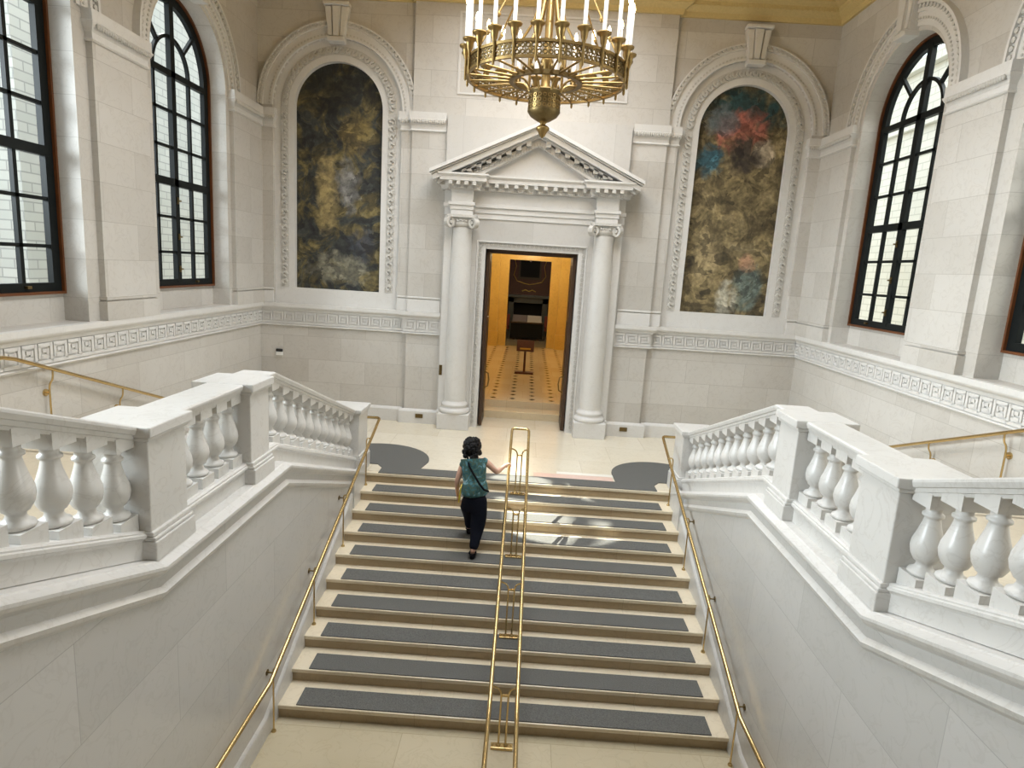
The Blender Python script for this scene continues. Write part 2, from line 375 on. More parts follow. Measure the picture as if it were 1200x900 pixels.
def niche(s):
    fr = FB
    root = empty('trim_1', (s * NC, 0, DZ), 'carved stone arched niche surround with scroll keystone around the %s painting' % ('dark olive' if s < 0 else 'brown and red-topped'), 'niche surround', 'arched niche surrounds', 'structure')
    mb = MB(root.location)
    mb.plate(arch(s * NC, SPB, 1.22, DZ), [arch(s * NC, SPB, .835, 2.55)], -.25, -.05, fr)
    mb.build('niche_frame', M['stone'], root)
    mb = MB(root.location)      # carved running band round the opening
    a = arch(s * NC, SPB, 1.10, 2.55); h = arch(s * NC, SPB, .93, 2.56)
    mb.plate(a[:1] + a[1:], [], -.049, -.045, fr) if False else None
    out = a + list(reversed(arch(s * NC, SPB, .95, 2.55)))
    mb.plate(out, [], -.05, -.043, fr)
    n = 22
    for i in range(n):          # leaf scrolls up the jambs and over the arch
        for sd in (-1, 1):
            v = 2.66 + i * (SPB - 2.66) / n
            u = s * NC + sd * 1.025
            mb.ring(u, v, .02, .058, -.043, -.012, fr, 0, 2 * PI * .8, 8)
    for i in range(26):
        t = PI * (i + .5) / 26
        mb.ring(s * NC + 1.025 * math.cos(t), SPB + 1.025 * math.sin(t), .02, .058, -.043, -.012, fr, t, t + 2 * PI * .8, 8)
    mb.build('carved_band', M['carved'], root)
    mb = MB(root.location)
    c = s * NC
    mb.ring(c, SPB, 1.22, 1.26, -.05, .05, fr)
    mb.ring(c, SPB, 1.26, 1.40, 0, .03, fr)
    mb.ring(c, SPB, 1.40, 1.44, 0, .06, fr)
    mb.ring(c, SPB, 1.475, 1.50, 0, .085, fr)
    mb.build('archivolt', M['stone'], root)
    mb = MB(root.location)
    mb.ring(c, SPB, 1.44, 1.475, 0, .055, fr)
    def bead(rad, k, w, sz):
        for i in range(k):
            t = PI * (i + .5) / k
            u, v = c + rad * math.cos(t), SPB + rad * math.sin(t)
            mb.ring(u, v, .001, sz, w - .01, w + sz * .8, fr, 0, 2 * PI, 6)
    bead(1.455, 50, .055, .033); bead(1.275, 60, .03, .018)
    mb.build('bead_moulding', M['carved'], root)
    mb = MB(root.location)
    z0, z1 = SPB + 1.16, SPB + 1.72
    for k, (u0, u1) in enumerate(((-1, -.36), (-.36, .36), (.36, 1))):
        w = .15 if k == 1 else .12
        p = [(c + u0 * .14, z0), (c + u1 * .14, z0), (c + u1 * .225, z1), (c + u0 * .225, z1)]
        mb.plate(p, [], 0, w, fr)
        mb.plate([(c + u0 * .15 + .012, z0 + .05), (c + u1 * .15 - .012, z0 + .05), (c + u1 * .22 - .016, z1 - .02), (c + u0 * .22 + .016, z1 - .02)], [], w, w + .03, fr)
    mb.box(c - .155, c + .155, -.2, 0, z0 - .05, z0 + .03)
    mb.box(c - .235, c + .235, -.19, 0, z1, z1 + .06)
    ks = mb.build('keystone', M['stone'], root, bevel=.012)
    return root
nl = niche(-1); nr = niche(1)
for s, mat, lab in ((-1, 'muralL', 'tall arched dark olive and ochre painting in the niche left of the doorway'), (1, 'muralR', 'tall arched brown painting with red, cream and blue patches at its top')):
    mb = MB((s * NC, .2, 2.55)); mb.plate(arch(s * NC, SPB, .86, 2.53), [], -.235, -.16, FB)
    tag(mb.build('mural_painting', M[mat]), lab, 'painting', 'arched paintings')

# side walls --------------------------------------------------------------------------
WC = (-2.365, -5.985, -9.605)       # window centres along y
WR = 1.065
def side_wall(mb, fr):
    mb.plate(rect(-15.2, .0, -1.5, CEIL), [arch(c, SPS, WR, DZ) for c in WC], -.42, 0, fr)
    for c in WC: mb.box(c - WR - .02, c + WR + .02, DZ - .1, 2.555, -.42, -.30, fr)
    for y0, y1 in ((-1.18, 0), (-4.70, -3.65), (-8.32, -7.27), (-12.0, -10.9)):
        mb.box(y0, y1, DZ, SPS, 0, .075, fr)
        mb.box(y0 - .03, min(0, y1 + .03), DZ, 2.47, 0, .105, fr)
        mb.box(y0 - .02, min(0, y1 + .02), 2.49, 2.53, 0, .10, fr)
for s, fr, nm in ((-1, FL, 'wall_left'), (1, FR, 'wall_right')):
    mb = MB(); side_wall(mb, fr)
    tag(mb.build(nm, M['wall_side']), 'cream stone side wall with tall black arched windows, %s' % ('shaded left side of the hall' if s < 0 else 'bright right side of the hall'), 'wall', kind='structure')
    side = 'left' if s < 0 else 'right'
    for k, c in enumerate(WC[:2]):
        root = empty('trim_2', (fr(c, SPS, 0)), 'moulded stone arch over the %s window of the %s wall' % (('far', 'near')[k], side), 'window arch', 'stone window arches', 'structure')
        mb = MB(root.location)
        mb.ring(c, SPS, WR + .06, WR + .12, 0, .03, fr); mb.ring(c, SPS, WR + .12, 1.30, 0, .045, fr); mb.ring(c, SPS, 1.30, 1.345, 0, .07, fr); mb.ring(c, SPS, 1.40, 1.44, 0, .10, fr)
        mb.build('archivolt', M['stone'], root)
        mb = MB(root.location)
        mb.ring(c, SPS, 1.345, 1.40, 0, .06, fr)
        for rad, n, w, z in ((1.37, 46, .06, .034), (1.215, 56, .045, .018)):
            for i in range(n):
                t = PI * (i + .5) / n
                mb.ring(c + rad * math.cos(t), SPS + rad * math.sin(t), .001, z, w - .01, w + z * .8, fr, 0, 2 * PI, 6)
        mb.build('bead_moulding', M['carved'], root)
        mb = MB(root.location)
        z0, z1 = SPS + WR - .02, SPS + WR + .56
        for q, (u0, u1) in enumerate(((-1, -.36), (-.36, .36), (.36, 1))):
            w = .17 if q == 1 else .14
            mb.plate([(c + u0 * .14, z0), (c + u1 * .14, z0), (c + u1 * .215, z1), (c + u0 * .215, z1)], [], 0, w, fr)
            mb.plate([(c + u0 * .15 + .012, z0 + .05), (c + u1 * .15 - .012, z0 + .05), (c + u1 * .21 - .016, z1 - .02), (c + u0 * .21 + .016, z1 - .02)], [], w, w + .03, fr)
        mb.box(c - .155, c + .155, z0 - .05, z0 + .02, -.02, .2, fr)
        mb.build('keystone', M['stone'], root, bevel=.012)

# imposts (capital mouldings) ---------------------------------------------------------
def imp(z): return [(0, z - .34), (.02, z - .34), (.035, z - .325), (.02, z - .30), (.015, z - .30), (.015, z - .24), (.02, z - .24), (.03, z - .20), (.06, z - .15), (.065, z - .13), (.05, z - .12), (.05, z), (0, z)]
for s in (-1, 1):
    side = 'left' if s < 0 else 'right'
    sd = 1 if s < 0 else -1
    root = empty('trim_3', (s * 3.6, 0, SPB), 'moulded stone impost band at arch springing height, %s half of the hall' % side, 'moulding', kind='structure')
    mb = MB(root.location)
    mb.sweep_plan(imp(SPB), [(s * 1.73, -.10), (s * 2.37, -.10), (s * 2.37, -.04), (s * 2.58, -.04), (s * 2.58, .05)], sd)
    zc = 5.86
    mb.sweep_plan(imp(zc), [(s * 5.02, .05), (s * 5.02, -.03), (s * (WX - .075), -.03), (s * (WX - .075), -1.18), (s * (WX + .02), -1.18)], sd)
    for y0, y1 in ((-4.70, -3.65), (-8.32, -7.27)):
        mb.sweep_plan(imp(SPS), [(s * (WX + .02), y1), (s * (WX - .075), y1), (s * (WX - .075), y0), (s * (WX + .02), y0)], sd)
    mb.build('impost', M['stone'], root)
    mb = MB(root.location)
    def leaf_row(p0, p1, z, n):
        a, b_ = Vector(p0), Vector(p1); d = (b_ - a)
        for i in range(n):
            q = a + d * ((i + .5) / n)
            mb.lathe([(.002, -.035), (.018, -.02), (.024, .01), (.012, .03), (.002, .035)], (q.x, q.y, z - .175), 6)
    leaf_row((s * 1.75, -.163), (s * 2.40, -.163), SPB, 16); leaf_row((s * 2.44, -.103), (s * 2.62, -.103), SPB, 5)
    leaf_row((s * 4.98, -.093), (s * 5.2, -.093), zc, 6); leaf_row((s * (WX - .138), -.1), (s * (WX - .138), -1.2), zc, 26)
    for y0, y1 in ((-4.70, -3.65), (-8.32, -7.27)): leaf_row((s * (WX - .138), y0), (s * (WX - .138), y1), SPS, 25)
    mb.build('leaf_moulding', M['carved'], root)

# dado with Greek key -------------------------------------------------------------------
dado = [(0, 1.79), (.03, 1.79), (.045, 1.81), (.03, 1.83), (.02, 1.835), (.02, 2.075), (.04, 2.08), (.05, 2.12), (.09, 2.15), (.10, 2.17), (.10, DZ), (0, DZ)]
def key_run(mb, p0, p1, nrm):
    a = Vector((p0[0], p0[1], 0)); L = (Vector((p1[0], p1[1], 0)) - a).length; d = (Vector((p1[0], p1[1], 0)) - a).normalized(); nn = Vector((nrm[0], nrm[1], 0))
    n = max(1, round(L / .222)); p = L / n; zb = 1.845; cu = p / 8; cv = .0315; e = .004
    def fr(u, v, w):
        q = a + d * u + nn * (.02 + w); return (q.x, q.y, zb + v)
    for i in range(n):
        o = i * p
        for c0, c1, r0, r1 in ((0, 8, 0, 1), (0, 1, 1, 7), (1, 7, 6, 7), (6, 7, 2, 6), (2, 6, 2, 3), (2, 3, 3, 5), (3, 5, 4, 5)):
            mb.box(o + c0 * cu - e, o + c1 * cu + e, r0 * cv - e, r1 * cv + e, -.004, .024, fr)
    return
for s in (-1, 1):
    side = 'left' if s < 0 else 'right'
    sd = 1 if s < 0 else -1
    root = empty('trim_4', (s * 3.6, 0, 2.0), 'projecting stone dado band carved with Greek key, %s half of the hall' % side, 'dado band', kind='structure')
    mb = MB(root.location)
    mb.sweep_plan(dado, [(s * 1.69, -.10), (s * 2.41, -.10), (s * 2.41, 0), (s * WX, 0), (s * WX, -15)], sd)
    mb.build('dado_moulding', M['stone'], root)
    mb = MB(root.location)
    key_run(mb, (s * 1.70, -.10), (s * 2.42, -.10), (0, -1)); key_run(mb, (s * 2.45, 0), (s * (WX - .03), 0), (0, -1)); key_run(mb, (s * WX, -.03), (s * WX, -8.5), (-s, 0))
    mb.build('greek_key', M['stone'], root)
    mb = MB((s * 3.5, 0, 0))
    mb.sweep_plan([(0, 0), (.06, 0), (.06, .24), (.045, .265), (.02, .285), (0, .285)], [(s * 1.66, -.10), (s * 2.41, -.10), (s * 2.41, 0), (s * WX, 0), (s * WX, -3.4)], sd)
    tag(mb.build('baseboard_' + side, M['stone']), 'low cream stone skirting along the landing, %s of the doorway' % side, 'skirting', kind='structure')
    # bead moulding at the foot of the niche pilasters
    mb = MB((s * 3.6, 0, 2.5))
    for u0, u1, w in ((1.72, 2.37, .10), (2.37, 2.58, .04), (5.02, WX - .07, .03)):
        mb.box(*sorted((s * u0, s * u1)), -w - .03, -w, DZ, 2.47); mb.box(*sorted((s * (u0), s * (u1))), -w - .025, -w, 2.49, 2.525)
    tag(mb.build('trim_5', M['stone'], bevel=.008), 'plain stone pilaster bases standing on the dado beside the %s niche' % side, 'pilaster base', kind='structure')

# cornice, ceiling, panel frame ------------------------------------------------------------
mb = MB()
prof = [(0, 7.80), (.05, 7.80), (.07, 7.88), (.18, 7.95), (.20, 8.02), (.34, 8.06), (.36, 8.16), (.46, 8.22), (.50, 8.30), (.50, CEIL), (0, CEIL)]
mb.sweep_plan(prof, [(WX, -15), (WX, 0), (2.37, 0), (2.37, -.10), (-2.37, -.10), (-2.37, 0), (-WX, 0), (-WX, -15)], 1)
for i in range(110):
    x = -5.2 + i * 10.4 / 109
    mb.box(x - .03, x + .03, -.20, -.10, 7.955, 8.01)
tag(mb.build('cornice', M['cornice']), 'moulded cornice toned with warm lamplight, running round the top of the walls', 'cornice', kind='structure')
mb = MB(); mb.box(-WX - .5, WX + .5, -15.5, .5, CEIL, CEIL + .2); tag(mb.build('ceiling', M['ceil']), 'ochre plaster ceiling above the stair hall', 'ceiling', kind='structure')
mb = MB(); mb.box(-WX - .4, WX + .4, -15.6, -15.2, -1.6, CEIL); tag(mb.build('wall_rear', M['wall_back']), 'plain stone wall at the entrance end of the hall', 'wall', kind='structure')
mb = MB((0, -.1, 6.9))
for u0, u1, v0, v1 in ((-1.56, -1.52, 6.27, 7.67), (1.52, 1.56, 6.27, 7.67), (-1.52, 1.52, 6.27, 6.30), (-1.52, 1.52, 7.64, 7.67)): mb.box(u0, u1, -.118, -.10, v0, v1)
tag(mb.build('trim_6', M['stone']), 'thin raised rectangular panel border on the wall above the pediment, behind the chandelier', 'panel moulding', kind='structure')

# ------------------------------------------------------------------ doorway surround
port = empty('doorway_surround', (0, -.1, 0), 'carved stone doorcase with triangular pediment over the open doorway', 'doorcase', kind='structure')
mb = MB(port.location)
mb.plate([(-1.70, 0), (-1.055, 0), (-1.055, 3.67), (1.055, 3.67), (1.055, 0), (1.70, 0), (1.70, 5.88), (-1.70, 5.88)], [], .10, .20, FB)
mb.build('backing_slab', M['slab'], port)
mb = MB(port.location)
mb.plate([(-1.05, 0), (-.885, 0), (-.885, 3.52), (.885, 3.52), (.885, 0), (1.05, 0), (1.05, 3.67), (-1.05, 3.67)], [], -.10, .15, FB)
mb.plate([(-1.05, .0), (-1.02, 0), (-1.02, 3.64), (1.02, 3.64), (1.02, 0), (1.05, 0), (1.05, 3.67), (-1.05, 3.67)], [], .15, .20, FB)
mb.build('door_architrave', M['stone'], port)
mb = MB(port.location)
for i in range(40):
    z = .12 + i * 3.45 / 39
    for s in (-1, 1): mb.ring(s * .985, z, .01, .034, .15, .175, FB, 0, 2 * PI, 7)
for i in range(23): mb.ring(-.95 + i * 1.9 / 22, 3.605, .01, .034, .15, .175, FB, 0, 2 * PI, 7)
mb.build('leaf_carving', M['carved'], port)
mb = MB(port.location)   # entablature between the columns
mb.box(-1.16, 1.16, -.22, -.1, 4.06, 4.16); mb.box(-1.16, 1.16, -.24, -.1, 4.16, 4.26); mb.box(-1.16, 1.16, -.27, -.1, 4.26, 4.32); mb.box(-1.16, 1.16, -.225, -.1, 4.32, 4.55)
for s in (-1, 1):        # blocks over the columns
    x0, x1 = sorted((s * 1.14, s * 1.55))
    mb.box(x0, x1, -.42, -.1, 4.10, 4.19); mb.box(x0 - .015, x1 + .015, -.435, -.1, 4.19, 4.27); mb.box(x0 - .04, x1 + .04, -.46, -.1, 4.27, 4.33); mb.box(x0, x1, -.41, -.1, 4.33, 4.56)
    a, b_ = sorted((s * 1.55, s * 1.69)); mb.box(a, b_, -.24, -.1, 4.10, 4.56); mb.box(a - .02, b_ + .02, -.27, -.1, 4.25, 4.32)
mb.build('entablature', M['stone'], port, bevel=.006)
mb = MB(port.location)   # horizontal cornice, breaking forward over the columns
cpath = [(-1.72, -.12), (-1.72, -.30), (-1.60, -.30), (-1.60, -.45), (-1.05, -.45), (-1.05, -.28), (1.05, -.28), (1.05, -.45), (1.60, -.45), (1.60, -.30), (1.72, -.30), (1.72, -.12)]
mb.sweep_plan([(-.1, 4.55), (.03, 4.55), (.04, 4.60), (.06, 4.62), (.06, 4.68), (.15, 4.69), (.15, 4.75), (.19, 4.79), (.19, 4.82), (-.1, 4.82)], cpath, -1)
mb.build('cornice', M['stone'], port)
mb = MB(port.location)   # brackets and dentils under it
def brk(x, y, w=.035): mb.box(x - w, x + w, y - .10, y, 4.62, 4.685)
for i in range(11): brk(-.90 + i * .18, -.33)
for s in (-1, 1):
    for k in range(4): brk(s * (1.12 + k * .145), -.50)
    for k in range(2): mb.box(*sorted((s * 1.63, s * 1.74)), -.42 + k * .14, -.36 + k * .14, 4.62, 4.685)
for i in range(46): mb.box(-.93 + i * .041 - .012, -.93 + i * .041 + .012, -.345, -.30, 4.56, 4.605)
for s in (-1, 1):
    for i in range(14):
        x = s * (1.06 + i * .041); mb.box(x - .012, x + .012, -.515, -.45, 4.56, 4.605)
mb.build('bracket_row', M['carved'], port)
AP, EV = 5.68, 4.79
mb = MB(port.location)   # raking cornices
for s in (-1, 1):
    L = [(s * 1.93, EV), (0, AP)]
    def rake(d0, d1, w0, w1, e=0):
        mb.plate([(L[0][0] + s * e, L[0][1] + d0), (0, L[1][1] + d0), (0, L[1][1] + d1), (L[0][0] + s * e, L[0][1] + d1)], [], w0, w1, FB)
    rake(.0, .06, .1, .70); rake(-.025, .0, .1, .65, -.02); rake(-.12, -.025, .1, .61, -.05); rake(-.16, -.12, .1, .51, -.12); rake(-.28, -.16, .1, .40, -.36)
mb.build('raking_cornice', M['stone'], port)
mb = MB(port.location)
for s in (-1, 1):
    for k in range(9):
        t = (k + .6) / 9.6; x = s * 1.70 * (1 - t); z = EV + (AP - EV) * (1 - abs(x) / 1.93) - .165
        mb.plate([(x - .045, z - .075 + s * 0), (x + .045, z - .075 - 0), (x + .045, z + .0 - s * .045 * .46), (x - .045, z + .0 + s * .045 * .46)], [], .40, .51, FB)
    for k in range(30):
        t = (k + .5) / 30; x = s * 1.45 * (1 - t); z = EV + (AP - EV) * (1 - abs(x) / 1.93) - .27
        mb.box(x - .014, x + .014, -.43, -.38, z - .04, z + .03)
mb.build('raking_bracket_row', M['carved'], port)
mb = MB(port.location)
mb.plate([(-1.75, 4.80), (1.75, 4.80), (0, 5.58)], [], .1, .24, FB)
mb.build('tympanum', M['stone'], port)

CX, CY = 1.335, -.23
def column(s):
    c = (s * CX, CY)
    root = empty('ionic_column', (c[0], c[1], 0), 'smooth round stone column with scrolled capital, %s side of the doorway' % ('left' if s < 0 else 'right'), 'column', 'doorway columns', 'thing')
    o = root.location
    mb = MB(o); mb.box(c[0] - .31, c[0] + .31, -.50, -.1, 0, .31); mb.box(*sorted((c[0] + s * .31, s * 1.69)), -.30, -.1, 0, .33); mb.build('plinth', M['stone'], root, bevel=.006)
    mb = MB(o); mb.lathe([(.28, .31), (.30, .33), (.30, .37), (.275, .40), (.245, .42), (.25, .45), (.262, .47), (.245, .50), (.225, .52), (.215, .55)], (c[0], c[1], 0), 40); mb.build('base', M['stone'], root)
    mb = MB(o); mb.lathe([(.212, .55), (.212, 1.2), (.208, 2.0), (.198, 3.0), (.182, 3.82), (.19, 3.85), (.182, 3.87), (.182, 3.92)], (c[0], c[1], 0), 40); mb.build('shaft', M['stone'], root)
    mb = MB(o)
    mb.lathe([(.185, 3.88), (.21, 3.90), (.23, 3.96), (.20, 4.0)], (c[0], c[1], 0), 24)
    mb.box(c[0] - .27, c[0] + .27, c[1] - .25, -.1, 4.05, 4.10)
    mb.box(c[0] - .20, c[0] + .20, c[1] - .20, -.1, 3.97, 4.05)
    for dx in (-1, 1):     # volutes turned out at the corners
        for dy, yy in ((-1, c[1] - .19), (1, -.13)):
            u = c[0] + dx * .225
            for r0, r1, w in ((.055, .10, .05), (.001, .032, .06)):
                vs = []; a0 = math.atan2(dy, dx)
                d = Vector((math.cos(a0), math.sin(a0), 0)); t = Vector((-d.y, d.x, 0))
                ct = Vector((u, yy, 3.96))
                fr = lambda uu, vv, ww, ct=ct, d=d, t=t: tuple(ct + d * uu + t * ww + Vector((0, 0, vv)))
                mb.ring(0, 0, r0, r1, -w, w, fr, 0, 2 * PI, 16)
            # the face of each volute
            f2 = lambda uu, vv, ww, u=u, yy=yy: (u + uu, yy - ww, 3.96 + vv)
            if dy < 0:
                mb.ring(0, 0, .062, .10, -.02, .035, f2, 0, 2 * PI, 18); mb.ring(0, 0, .001, .036, -.02, .045, f2, 0, 2 * PI, 12)
    for k in range(-2, 3): mb.lathe([(.002, -.03), (.02, -.01), (.02, .015), (.002, .03)], (c[0] + k * .04, c[1] - .215, 3.99), 8)
    mb.build('capital', M['carved'], root)
    # flat pilaster behind
    mb = MB(o); mb.box(*sorted((s * 1.53, s * 1.675)), -.23, -.165, .33, 4.1); mb.build('pilaster', M['stone'], root)
    return root
column(-1); column(1)

# ------------------------------------------------------------------ windows
def window(name, c, fr, s, label):
    root = empty(name, fr(c, 2.55, -.33), label, 'window', 'tall arched windows', 'structure')
    o = root.location; zb = 2.56; r = WR
    def loopring(r0, r1, b0, b1, w0, w1, mb): mb.plate(arch(c, SPS, r1, b1) , [arch(c, SPS, r0, b0)], w0, w1, fr)
    mb = MB(o); loopring(r - .028, r + .004, zb + .03, zb, -.36, -.255, mb); mb.build('wood_surround', M['wood'], root)
    mb = MB(o); loopring(r - .15, r - .03, zb + .13, zb + .03, -.36, -.29, mb); mb.build('outer_frame', M['black'], root)
    mb = MB(o)
    mb.box(c - .055, c + .055, zb + .08, SPS + r - .1, -.36, -.285, fr)      # meeting stile
    mb.box(c - r + .1, c + r - .1, 5.70, 5.79, -.36, -.285, fr)             # springing transom
    mb.box(c - r + .1, c + r - .1, 4.115, 4.225, -.36, -.285, fr)            # middle transom
    for v in (5.207, 4.683, 3.642, 3.108): mb.box(c - r + .1, c + r - .1, v - .02, v + .02, -.35, -.30, fr)
    for u in (-.485, .485): mb.box(c + u - .026, c + u + .026, zb + .08, 5.72, -.35, -.30, fr)
    mb.ring(c, 5.78, .46, .51, -.35, -.30, fr)
    for a in (PI / 4, 3 * PI / 4):
        p = Vector((math.cos(a), math.sin(a))); q = Vector((-p.y, p.x)) * .024
        pts = [Vector((c, 5.78)) + p * .5 + q, Vector((c, 5.78)) + p * .5 - q, Vector((c, SPS)) + p * (r - .13) - q, Vector((c, SPS)) + p * (r - .13) + q]
        mb.plate([(t.x, t.y) for t in pts], [], -.35, -.30, fr)
    mb.build('glazing_bar_grid', M['black'], root)
    mb = MB(o); a = arch(c, SPS, r - .12, zb + .1); mb.add([fr(u, v, -.325) for u, v in a], [tuple(range(len(a)))])
    mb.build('glass_pane', M['glass'], root)
    mb = MB(o)
    for v in (3.35, 3.9, 2.85):
        mb.box(c - .018, c + .018, v - .05, v + .05, -.285, -.265, fr); mb.box(c - .012, c + .045, v - .012, v + .012, -.265, -.245, fr)
    mb.box(c - .03 + .5, c + .03 + .5, zb + .07, zb + .1, -.29, -.25, fr)
    mb.build('window_catch', M['gilt_dark'], root)
window('window_1', WC[1], FL, -1, 'near black-framed arched window of the left wall, cut by the picture edge')
window('window_2', WC[0], FL, -1, 'far black-framed arched window of the left wall, next to the dark olive painting')
window('window_3', WC[0], FR, 1, 'far black-framed arched window of the right wall, next to the brown painting')
window('window_4', WC[1], FR, 1, 'near black-framed window of the right wall, only its wooden edge showing')
window('window_5', WC[2], FL, -1, 'third black-framed arched window of the left wall, behind the viewer side')
window('window_6', WC[2], FR, 1, 'third black-framed arched window of the right wall, behind the viewer side')

# light court outside
mb = MB((-8, 0, 0)); mb.box(-8.5, -8, -2.43, 12, -2, 8.3)
tag(mb.build('wall_court_left', M['brick']), 'pale grey glazed brick wall seen through the left windows', 'outside wall', kind='structure')
mb = MB((-11, 0, 0)); mb.box(-11.3, -11, -22, 14, 2.42, 5.6); tag(mb.build('wall_court_far', M['render_white']), 'white rendered court wall seen through the near left window', 'outside wall', kind='structure')
mb = MB((-11, 0, 0)); mb.box(-11.3, -10.9, -22, 14, -2, 2.42); tag(mb.build('wall_court_base', M['render_brown']), 'brown lower wall outside the near left window', 'outside wall', kind='structure')
mb = MB((8, 0, 0)); mb.box(8, 8.5, -18, 14, -2, 8.0); mb.box(7.9, 8, -18, 14, 6.6, 6.8); mb.box(7.85, 8, -18, 14, 7.8, 8.0)
tag(mb.build('wall_court_right', M['brickR']), 'cream glazed brick wall seen through the right windows', 'outside wall', kind='structure')

# ------------------------------------------------------------------ floors and stairs
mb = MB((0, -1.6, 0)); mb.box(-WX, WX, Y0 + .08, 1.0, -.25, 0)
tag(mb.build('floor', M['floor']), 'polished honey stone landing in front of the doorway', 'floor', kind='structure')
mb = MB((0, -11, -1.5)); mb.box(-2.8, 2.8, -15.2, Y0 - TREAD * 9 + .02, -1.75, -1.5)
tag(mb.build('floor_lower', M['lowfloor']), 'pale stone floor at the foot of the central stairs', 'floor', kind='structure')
st = empty('staircase', (0, -6.7, -1.5), 'ten wide cream stone steps climbing to the landing', 'stairs', kind='structure')
for i in range(10):
    y = Y0 - TREAD * i; z = -RISE * i
    mb = MB(st.location)
    e_ = y + TREAD + .05 if i else y + .08
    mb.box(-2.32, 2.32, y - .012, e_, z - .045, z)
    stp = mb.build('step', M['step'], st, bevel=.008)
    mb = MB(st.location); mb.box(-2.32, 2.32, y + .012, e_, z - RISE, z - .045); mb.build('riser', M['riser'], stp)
ordn = ['', 'second', 'third', 'fourth', 'fifth', 'sixth', 'seventh', 'eighth', 'ninth']
for i in range(1, 10):
    y = Y0 - TREAD * i; z = -RISE * i
    mb = MB((0, y + .14, z)); mb.box(-2.12, 2.13, y + .002, y + .275, z, z + .012)
    k = 10 - i
    lab = 'charcoal carpet strip on the lowest stair tread, just above the pale floor' if k == 1 else 'charcoal carpet strip on the %s stair tread up from the pale floor' % ordn[k - 1]
    tag(mb.build('stair_tread_mat', M['mat'], bevel=.004), lab, 'mat', 'carpet strips on the central stairs')
# landing mat with two round ends
mb = MB((0, -2.9, 0))
pts = [(-2.12, Y0)]
for sgn in (1,):
    pass
def disc(cx, cy, r, a0, a1, n=24): return [(cx + r * math.cos(a0 + (a1 - a0) * i / n), cy + r * math.sin(a0 + (a1 - a0) * i / n)) for i in range(n + 1)]
out = [(-2.12, Y0 + .002), (2.12, Y0 + .002), (2.12, Y0 + .25), (2.22, -2.90), (2.72, -2.88)] + disc(2.32, -2.62, .80, 1.05, PI * 1.02, 22) + [(1.53, -3.00), (-1.53, -3.00)] + disc(-2.32, -2.62, .86, -.02, PI - 1.05, 22) + [(-2.72, -2.88), (-2.22, -2.90), (-2.12, Y0 + .25)]
mb.plate(out, [], 0, .012, lambda u, v, w: (u, v, w))
tag(mb.build('landing_mat', M['mat']), 'charcoal mat along the top stair edge with a round lobe at each end', 'mat')
mb = MB((.9, -2.9, 0)); mb.box(.25, 1.50, -2.985, -2.78, 0, .004); tag(mb.build('trim_7', M['pink']), 'pink marble inlay strip beside the landing mat', 'floor inlay', kind='structure')
mb = MB((1.1, -2.7, 0)); mb.box(.62, 1.62, -2.775, -2.66, 0, .004); tag(mb.build('trim_8', M['white_strip']), 'white marble inlay strip behind the pink strip on the landing', 'floor inlay', kind='structure')

